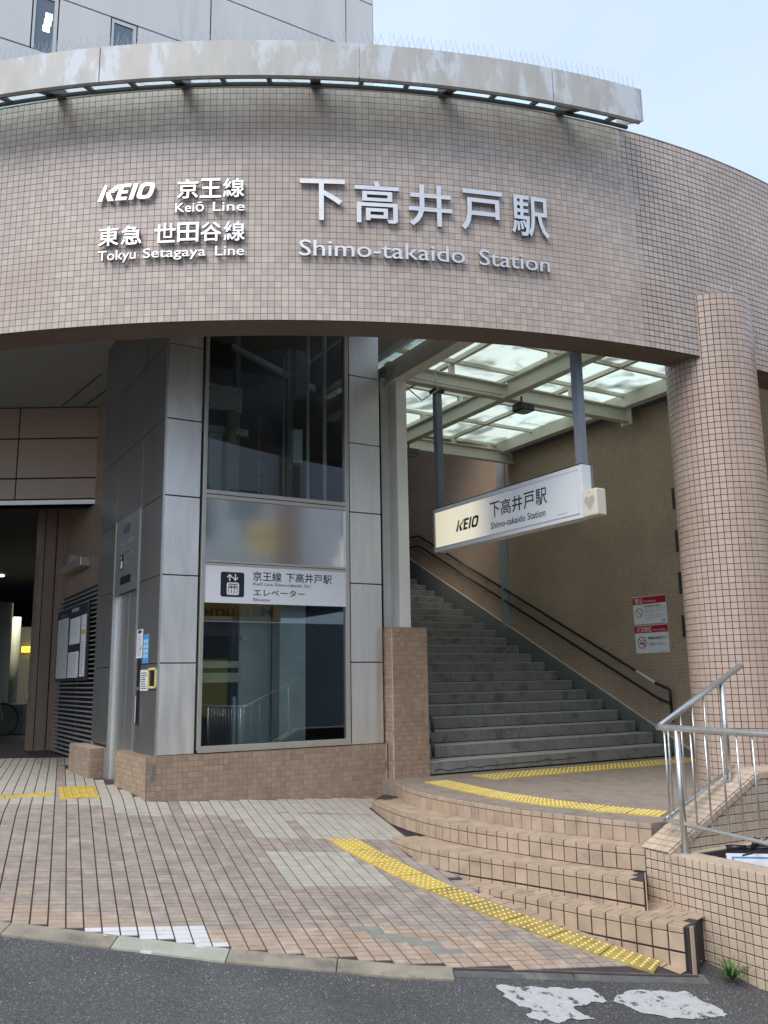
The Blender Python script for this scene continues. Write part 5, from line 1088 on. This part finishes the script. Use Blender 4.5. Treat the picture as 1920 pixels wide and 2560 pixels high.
hb = Thing('heart_box', L(HU, -2.55, HZ0), 'small cream box with a grey heart fixed to the near end of the hanging sign', 'alarm box')
hb.add('case', MB().lbox(HU - .02, HU + .10, HV1 - .195, HV1 - .01, HZ0 - .005, HZ0 + .245), mat('cream plastic case', (.62, .58, .47), .4), bevel=.012)
P_ = [];
for k in range(40): a = 2 * math.pi * k / 40; P_.append((.095 + .0041 * 16 * math.sin(a) ** 3 * 1.0, .125 + .0048 * (13 * math.cos(a) - 5 * math.cos(2 * a) - 2 * math.cos(3 * a) - math.cos(4 * a))))
pl(hb, 'heart', [(x, y) for x, y in P_], lambda x, y, d: L(HU - .0215, HV1 - .008 - x, HZ0 + y), M_grey if False else mat('heart print', (.40, .38, .32), .5), 0)
hb.add('cable', MB().tube([L(HU + .05, HV1 - .02, HZ0 + .24), L(HU + .05, HV1 + .02, HZ0 + .28), L(HU + .06, HV1 + .06, HZ0 + .3)], .008, n=8), M_black, smooth=True)
hb.add('sensor', MB().tube([L(HU - .0215, HV1 - .1, HZ0 + .218), L(HU - .0225, HV1 - .1, HZ0 + .218)], .005, n=8), M_black)
# ================================================================== WHITE BUILDING ABOVE
wb = Thing('office_building', L(2, 6, 6.5), 'pale grey panelled building rising behind the canopy', 'building')
BV = 6.0; wb.add('wall_core', MB().lbox(-9, 5.94, BV + .03, BV + 6, 6.3, 20), M_joint)
ZL = [9.1, 10.3, 11.45, 12.605, 13.745, 15.03, 16.3, 17.6]
for k, (z0, z1) in enumerate(zip(ZL, ZL[1:])):
    cuts = {3: [-9, -5, -.82, None, -.40, .50, None, .96, 2.345, 5.3, 5.96]}.get(k, [-9, -5, -2.6, 2.345, 5.3, 5.96] if k % 2 == 0 else [-9, -3.4, .2, 2.345, 5.3, 5.96])
    i = 0
    while i < len(cuts) - 1:
        if cuts[i + 1] is None: i += 2; continue
        wb.add('wall_panel', MB().lbox(cuts[i] + .014, cuts[i + 1] - .014, BV - .01, BV + .03, z0 + .016, z1 - .016), M_panelw); i += 1
wb.add('return_panel', MB().lbox(5.955, 5.975, BV + .0, BV + 6, 6.5, 19), M_panelw)
for u0, u1, z0 in ((-.82, -.40, 12.62), (.50, .96, 12.62)):
    f = wb.add('window_frame', MB().lbox(u0 + .01, u0 + .05, BV + .0, BV + .028, z0, 13.73).lbox(u1 - .07, u1 - .01, BV + .0, BV + .028, z0, 13.73).lbox(u0 + .05, u1 - .07, BV, BV + .028, 13.66, 13.73), M_alu)
    wb.add('window_glass', MB().lbox(u0 + .05, u1 - .07, BV + .018, BV + .022, z0, 13.66), M_win, parent=f)
lt = Thing('ceiling_lamp', L(-.56, 6.05, 13.2), 'lit louvred lamp seen through the tall left window of the pale building', 'lamp'); M_lamp = emat('lamp glow', (1, .93, .68), 2.2)
for k in range(3): lt.add('lamp_panel', MB().lbox(-.64 + k * .018, -.53 + k * .018, BV + .010, BV + .016, 13.02 + k * .13, 13.13 + k * .13), M_lamp)
# ================================================================== LEFT PASSAGE
def poly_thing(name, label, cat, pts, z0, z1, m, kind=None): return single(name, MB().prism(pts, z0, z1), m, label, cat, kind=kind)
arc = [tuple(np.array([FC[0] + (FI - .01) * math.sin(s / FR), FC[1] - (FI - .01) * math.cos(s / FR)])) for s in np.linspace(-3.3, 1.55, 14)]
ceil_p = [(-12, 9.2)] + arc + [tuple(L(2.65, -1.0)[:2]), tuple(L(2.65, 6.0)[:2]), (-4.27, 13.5), (-12, 13.5)]
cg = Thing('passage_ceiling', (-4, 10.5, 6.15), 'grey board ceiling over the passage left of the elevator tower', 'ceiling'); cg.add('ceiling_board', MB().prism(ceil_p, 6.15, 6.30), M_ceil)
for a, c in (((-4.95, 13.0), (-3.9, 11.6)), ((-4.6, 13.0), (-3.9, 12.1)), ((-12, 10.9), (-4.0, 10.2))): d = np.array(c) - np.array(a); d /= np.linalg.norm(d); n_ = np.array([-d[1], d[0]]) * .008; cg.add('joint_strip', MB().prism([tuple(np.array(a) - n_), tuple(np.array(c) - n_), tuple(np.array(c) + n_), tuple(np.array(a) + n_)], 6.144, 6.149), M_joint)
bf = Thing('beam_cladding', (-5.5, 13.05, 4.61), 'tan metal clad beam over the entrance of the dark passage', 'beam')
for z0, z1 in ((4.68, 5.01), (5.01, 5.64), (5.64, 6.14)):
    for x0, x1 in ((-9.8, -7.7), (-7.7, -5.62), (-5.62, -3.4)): bf.add('cladding_panel', MB().box(x0 + .010, x1 - .010, 13.05, 13.10, z0 + .012, z1 - .012), M_beige)
bf.add('beam_core', MB().box(-9.8, -3.3, 13.08, 13.45, 4.60, 6.15), M_joint); bf.add('bottom_trim', MB().box(-9.8, -3.4, 13.04, 13.3, 4.60, 4.665), M_alu)
# passage pillar
pp = Thing('passage_pillar', L(.12, 7.1, .87), 'tan mosaic pillar with recessed grooves at the mouth of the passage', 'pillar')
uvplane(pp, 'mosaic_face', L(.06, 6.99, .86), U, Z3, .15, 4.1, M_pilltile); pp.add('pillar_core', MB().lbox(.05, .22, 7.0, 7.4, .8, 4.95), M_tilep)
pp.add('pilaster', MB().lbox(-.03, .035, 6.995, 7.4, .8, 4.95), M_tilep); pp.add('pilaster', MB().lbox(.235, .32, 6.98, 7.4, .8, 4.95), M_tilep); pp.add('groove', MB().lbox(.036, .055, 7.03, 7.3, .8, 4.95).lbox(.216, .234, 7.03, 7.3, .8, 4.95), M_joint)
pw = Thing('passage_wall', L(.5, 6, .87), 'brown wall above the louvre screen beside the passage', 'wall'); pw.add('wall_slab', MB().lbox(.32, 2.4, 6.9, 7.2, .8, 6.1), M_tilep); pw.add('wall_slab', MB().lbox(.42, .5, 2.75, 6.9, .8, 6.14), M_tilep)
wl = Thing('wall_lamp', L(.36, 6.2, 3.7), 'unlit grey strip lamp on the brown wall above the louvre screen', 'lamp'); wl.add('housing', MB().lbox(.27, .42, 5.2, 6.7, 3.66, 3.80), M_alu, bevel=.01); wl.add('junction_box', MB().lbox(.30, .42, 6.2, 6.45, 3.80, 3.95), M_alu)
# louvre screen and information board
ls = Thing('louvre_screen', L(.2, 5, .9), 'grey horizontal louvre screen beside the dark side of the tower', 'screen')
nsl = 37
for k in range(nsl):
    z = 3.17 - k * .0625; segs = [(3.62, 6.36)]
    if 1.97 < z < 3.02: segs = [(3.62, 3.98), (6.14, 6.36)]
    for a, c in segs: ls.add('slat', MB().lbox(.20, .26, a, c, z - .009, z + .009), M_louv, bevel=.006)
for v in (3.75, 5.0, 6.25): ls.add('upright', MB().lbox(.262, .30, v - .02, v + .02, .89, 3.18), M_frame)
ls.add('back_panel', MB().lbox(.36, .38, 2.8, 6.8, .88, 3.3), M_dark)
ib = Thing('information_board', L(.17, 5.1, 1.97), 'dark framed information board with map and notices on the louvre screen', 'notice board')
ib.add('frame', MB().lbox(.16, .20, 3.98, 6.14, 1.955, 3.02), mat('dark grey board frame', (.035, .037, .042), .4), bevel=.006)
M_paper = mat('map paper', (.56, .57, .54), .3, var=.08, nscale=30, stain=(.28, .30, .28), stain_s=14); M_paperw = mat('notice paper', (.80, .81, .82), .25)
fib = lambda x, y, d: L(.158 - d, 6.14 - x, y)
for v0, v1, z0, z1, m in ((5.25, 6.05, 1.995, 2.885, M_paper), (4.42, 5.11, 2.47, 2.845, M_paperw), (4.45, 5.15, 2.0, 2.36, M_paperw), (4.03, 4.33, 2.01, 2.85, M_paperw)):
    ib.add('poster', MB().lbox(.155, .16, v0, v1, z0, z1), m)
lines(ib, lambda x, y, d: L(.1535, 6.14 - x, y), 1.02, 1.65, 2.02, 2.34, 12, M_grey, seed=8); lines(ib, lambda x, y, d: L(.1535, 6.14 - x, y), 1.83, 2.08, 2.03, 2.5, 12, M_grey, seed=9)
ib.add('route_line', MB().lbox(.153, .155, 4.70, 4.71, 2.55, 2.8), M_grey); ib.add('yellow_notice', MB().lbox(.1525, .155, 4.04, 4.32, 2.58, 2.64), M_yel); ib.add('blue_line', MB().lbox(.1525, .155, 4.04, 4.32, 2.70, 2.705), M_blue)
flat_text(ib, '駅周辺案内', fib, 1.12, 1.62, 2.93, 2.985, M_white, .01); flat_text(ib, '沿線案内図', fib, .22, .68, 2.91, 2.95, M_grey)
# far end of the passage
pe = Thing('passage_end', (-11, 32, .8), 'dark back walls of the station passage', 'wall')
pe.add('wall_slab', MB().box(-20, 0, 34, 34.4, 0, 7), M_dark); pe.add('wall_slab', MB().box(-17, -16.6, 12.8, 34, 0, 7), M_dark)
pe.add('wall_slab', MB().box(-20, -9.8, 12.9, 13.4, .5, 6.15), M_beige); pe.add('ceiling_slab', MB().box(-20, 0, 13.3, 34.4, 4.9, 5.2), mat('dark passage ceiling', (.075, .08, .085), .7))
pe.add('ceiling_slab', MB().prism(ceil_p, 6.32, 6.45), M_dark)  # unseen extra slab added over the ceiling to stop light leaking in
lb = Thing('planter_wall', (-9.5, 22, .87), 'low green grey concrete wall at the far left of the passage', 'wall'); lb.add('wall_slab', MB().box(-13, -7.95, 19.6, 20.2, .7, 1.50), mat('mossy concrete', (.12, .14, .10), .8, var=.2, nscale=4))
pl_m = mat('dim pale wall', (.28, .29, .22), .7, var=.1)
fp = Thing('far_pillar', (-9.4, 21, .87), 'pale green round pillar deep in the passage', 'pillar')
fp.add('shaft', MB().tube([(-9.42, 21.5, .8), (-9.42, 21.5, 3.9)], .28, n=20), pl_m, smooth=True)
fp = Thing('far_pillar', (-9, 23, .87), 'narrow pale pillar right of the round one in the passage', 'pillar'); fp.add('shaft', MB().tube([(-9.86, 23.5, .8), (-9.86, 23.5, 3.7)], .12, n=16), pl_m, smooth=True)
sh2 = Thing('passage_shop', (-9.0, 26, .87), 'dim shop front with yellow lit sign at the end of the passage', 'shop'); sh2.add('front', MB().box(-11.2, -9.05, 26, 26.3, .8, 3.6), mat('dim cream shopfront', (.20, .19, .15), .7)); sh2.add('doorway', MB().box(-10.1, -9.6, 25.98, 26.0, .8, 2.55), M_dark)
ys = Thing('yellow_sign', (-10.3, 25.9, 2.8), 'small glowing yellow company sign deep inside the passage', 'sign'); ys.add('lit_panel', MB().box(-10.66, -10.0, 25.88, 25.95, 2.86, 3.02), emat('yellow sign glow', (1, .80, .06), 1.1)); flat_text(ys, 'KEIO', lambda x, y, d: (x, 25.875, y), -10.55, -10.2, 2.90, 2.98, M_ink, .01)
bn = Thing('white_banner', (-6, 15.3, 1.6), 'narrow white banner hanging at the left edge of the passage pillar', 'banner'); bn.add('cloth', MB().hexa([(-6.005, 14.9, 1.70), (-5.90, 14.85, 1.70), (-5.89, 14.87, 1.70), (-5.995, 14.92, 1.70), (-5.875, 14.9, 3.0), (-5.80, 14.85, 3.0), (-5.79, 14.87, 3.0), (-5.865, 14.92, 3.0)]), mat('white cloth', (.62, .64, .66), .7))
bs = Thing('bicycle', (-9, 19, .87), 'dark bicycle parked deep in the passage by the low wall', 'bicycle')
for cx_ in (-8.75, -8.1): P_ = [(cx_ + .33 * math.cos(a), 18.9, 1.2 + .33 * math.sin(a)) for a in np.linspace(0, 2 * math.pi, 25)]; bs.add('wheel', MB().tube(P_, .02, n=6, cap=False), M_black)
for a, c in (((-8.75, 18.9, 1.2), (-8.55, 18.9, 1.7)), ((-8.55, 18.9, 1.7), (-8.2, 18.9, 1.65)), ((-8.1, 18.9, 1.2), (-8.22, 18.9, 1.85)), ((-8.55, 18.9, 1.7), (-8.42, 18.9, 1.2)), ((-8.42, 18.9, 1.2), (-8.2, 18.9, 1.65))): bs.add('frame_tube', MB().tube([a, c], .018, n=6), M_sst)
bs.add('handlebar', MB().tube([(-8.3, 18.7, 1.87), (-8.2, 18.9, 1.85), (-8.3, 19.1, 1.87)], .014, n=6), M_sst)
for x, y, lab in ((-8.3, 17.5, 'small lit downlight in the dark passage ceiling, nearer one'), (-10.6, 24, 'small lit downlight far back in the dark passage ceiling')):
    t = Thing('downlight', (x, y, 4.88), lab, 'lamp'); t.add('lamp_disc', MB().tube([(x, y, 4.87), (x, y, 4.90)], .10, n=14), emat('downlight glow', (1, .97, .9), 6))
lz = bpy.data.lights.new('downlight_lamp', 'AREA'); lz.energy = 55; lz.size = .3; lz.color = (1, .96, .85); lo = bpy.data.objects.new('downlight_lamp', lz); COL.objects.link(lo); lo.location = (-9.8, 23, 4.8)
# grit and chips along the kerb and on the road
gr_ = MB()
for k in range(420):
    x = random.uniform(-3, 2.2); y = ky(x) - .16 - abs(random.gauss(0, .22)); q = random.uniform(.0015, .0042); z = road_z(x, y); a = random.uniform(0, 6.3); c, sn = math.cos(a), math.sin(a)
    p = [(x + (dx * c - dy * sn) * q, y + (dx * sn + dy * c) * q, z + h) for dx, dy, h in ((-1, -.7, -.001), (1, -.8, -.001), (.9, .8, -.001), (-.8, .7, -.001), (-.5, -.4, q), (.6, -.3, q * .9), (.4, .5, q), (-.5, .4, q * .8))]; gr_.hexa(p)
single('road_grit', gr_, mat('pale grit', (.34, .33, .30), .8, var=.4, nscale=40), 'tiny pale stone chips scattered on the asphalt by the kerb', 'grit', kind='stuff')
# SHOPMARK
# ================================================================== SHOP ACROSS THE STREET (seen mirrored in the tower glass)
sp_ = Thing('street_shop', L(4.5, -10.5, .2), 'shop with orange lettered awning sign across the street, mirrored in the tower glass', 'shop')
sp_.add('wall', MB().lbox(.5, 8.0, -14, -10.0, -.3, 3.2), mat('grey shop wall', (.30, .31, .32), .7)); sp_.add('upper_wall', MB().lbox(.5, 8.0, -14, -10.05, 3.62, 8.2), mat('white shop upper wall', (.6, .6, .6), .7))
sp_.add('sign_band', MB().lbox(.9, 5.62, -10.0, -9.9, 3.22, 3.61), mat('orange sign band', (.72, .36, .03), .5)); sp_.add('shop_window', MB().lbox(1.2, 5.4, -9.99, -9.97, .5, 2.9), M_win)
flat_text(sp_, 'MatsumotoKiyoshi', lambda x, y, d: L(5.44 - x, -9.895, y), 0, 3.6, 3.32, 3.55, M_ink, .006, ref='M')
for k, (a, c) in enumerate(((1.5, (.75, .12, .1)), (2.6, (.2, .5, .3)), (3.7, (.8, .7, .2)))): sp_.add('window_poster', MB().lbox(a, a + .7, -9.965, -9.96, 1.2, 2.4), mat('poster print %d' % k, c, .5))
for u_ in (2.0, 3.2, 4.4): sp_.add('upper_window', MB().lbox(u_, u_ + .8, -10.05, -10.03, 5.0, 6.2), M_win)

sp_.add('wall_poster', MB().lbox(4.10, 4.67, -10.08, -10.02, 4.71, 5.49), mat('pale aqua poster', (.55, .68, .66), .5)); sp_.add('lit_poster', MB().lbox(4.84, 5.58, -10.08, -10.02, 4.76, 5.5), mat('yellow poster', (.85, .70, .30), .5)); flat_text(sp_, '化粧品', lambda x, y, d: L(5.5 - x, -10.015, y), 0, .5, 5.05, 5.25, M_red, .01)
sp_.add('corner_column', MB().lbox(5.62, 6.06, -10.1, -9.85, 3.62, 8.2), M_tilep)
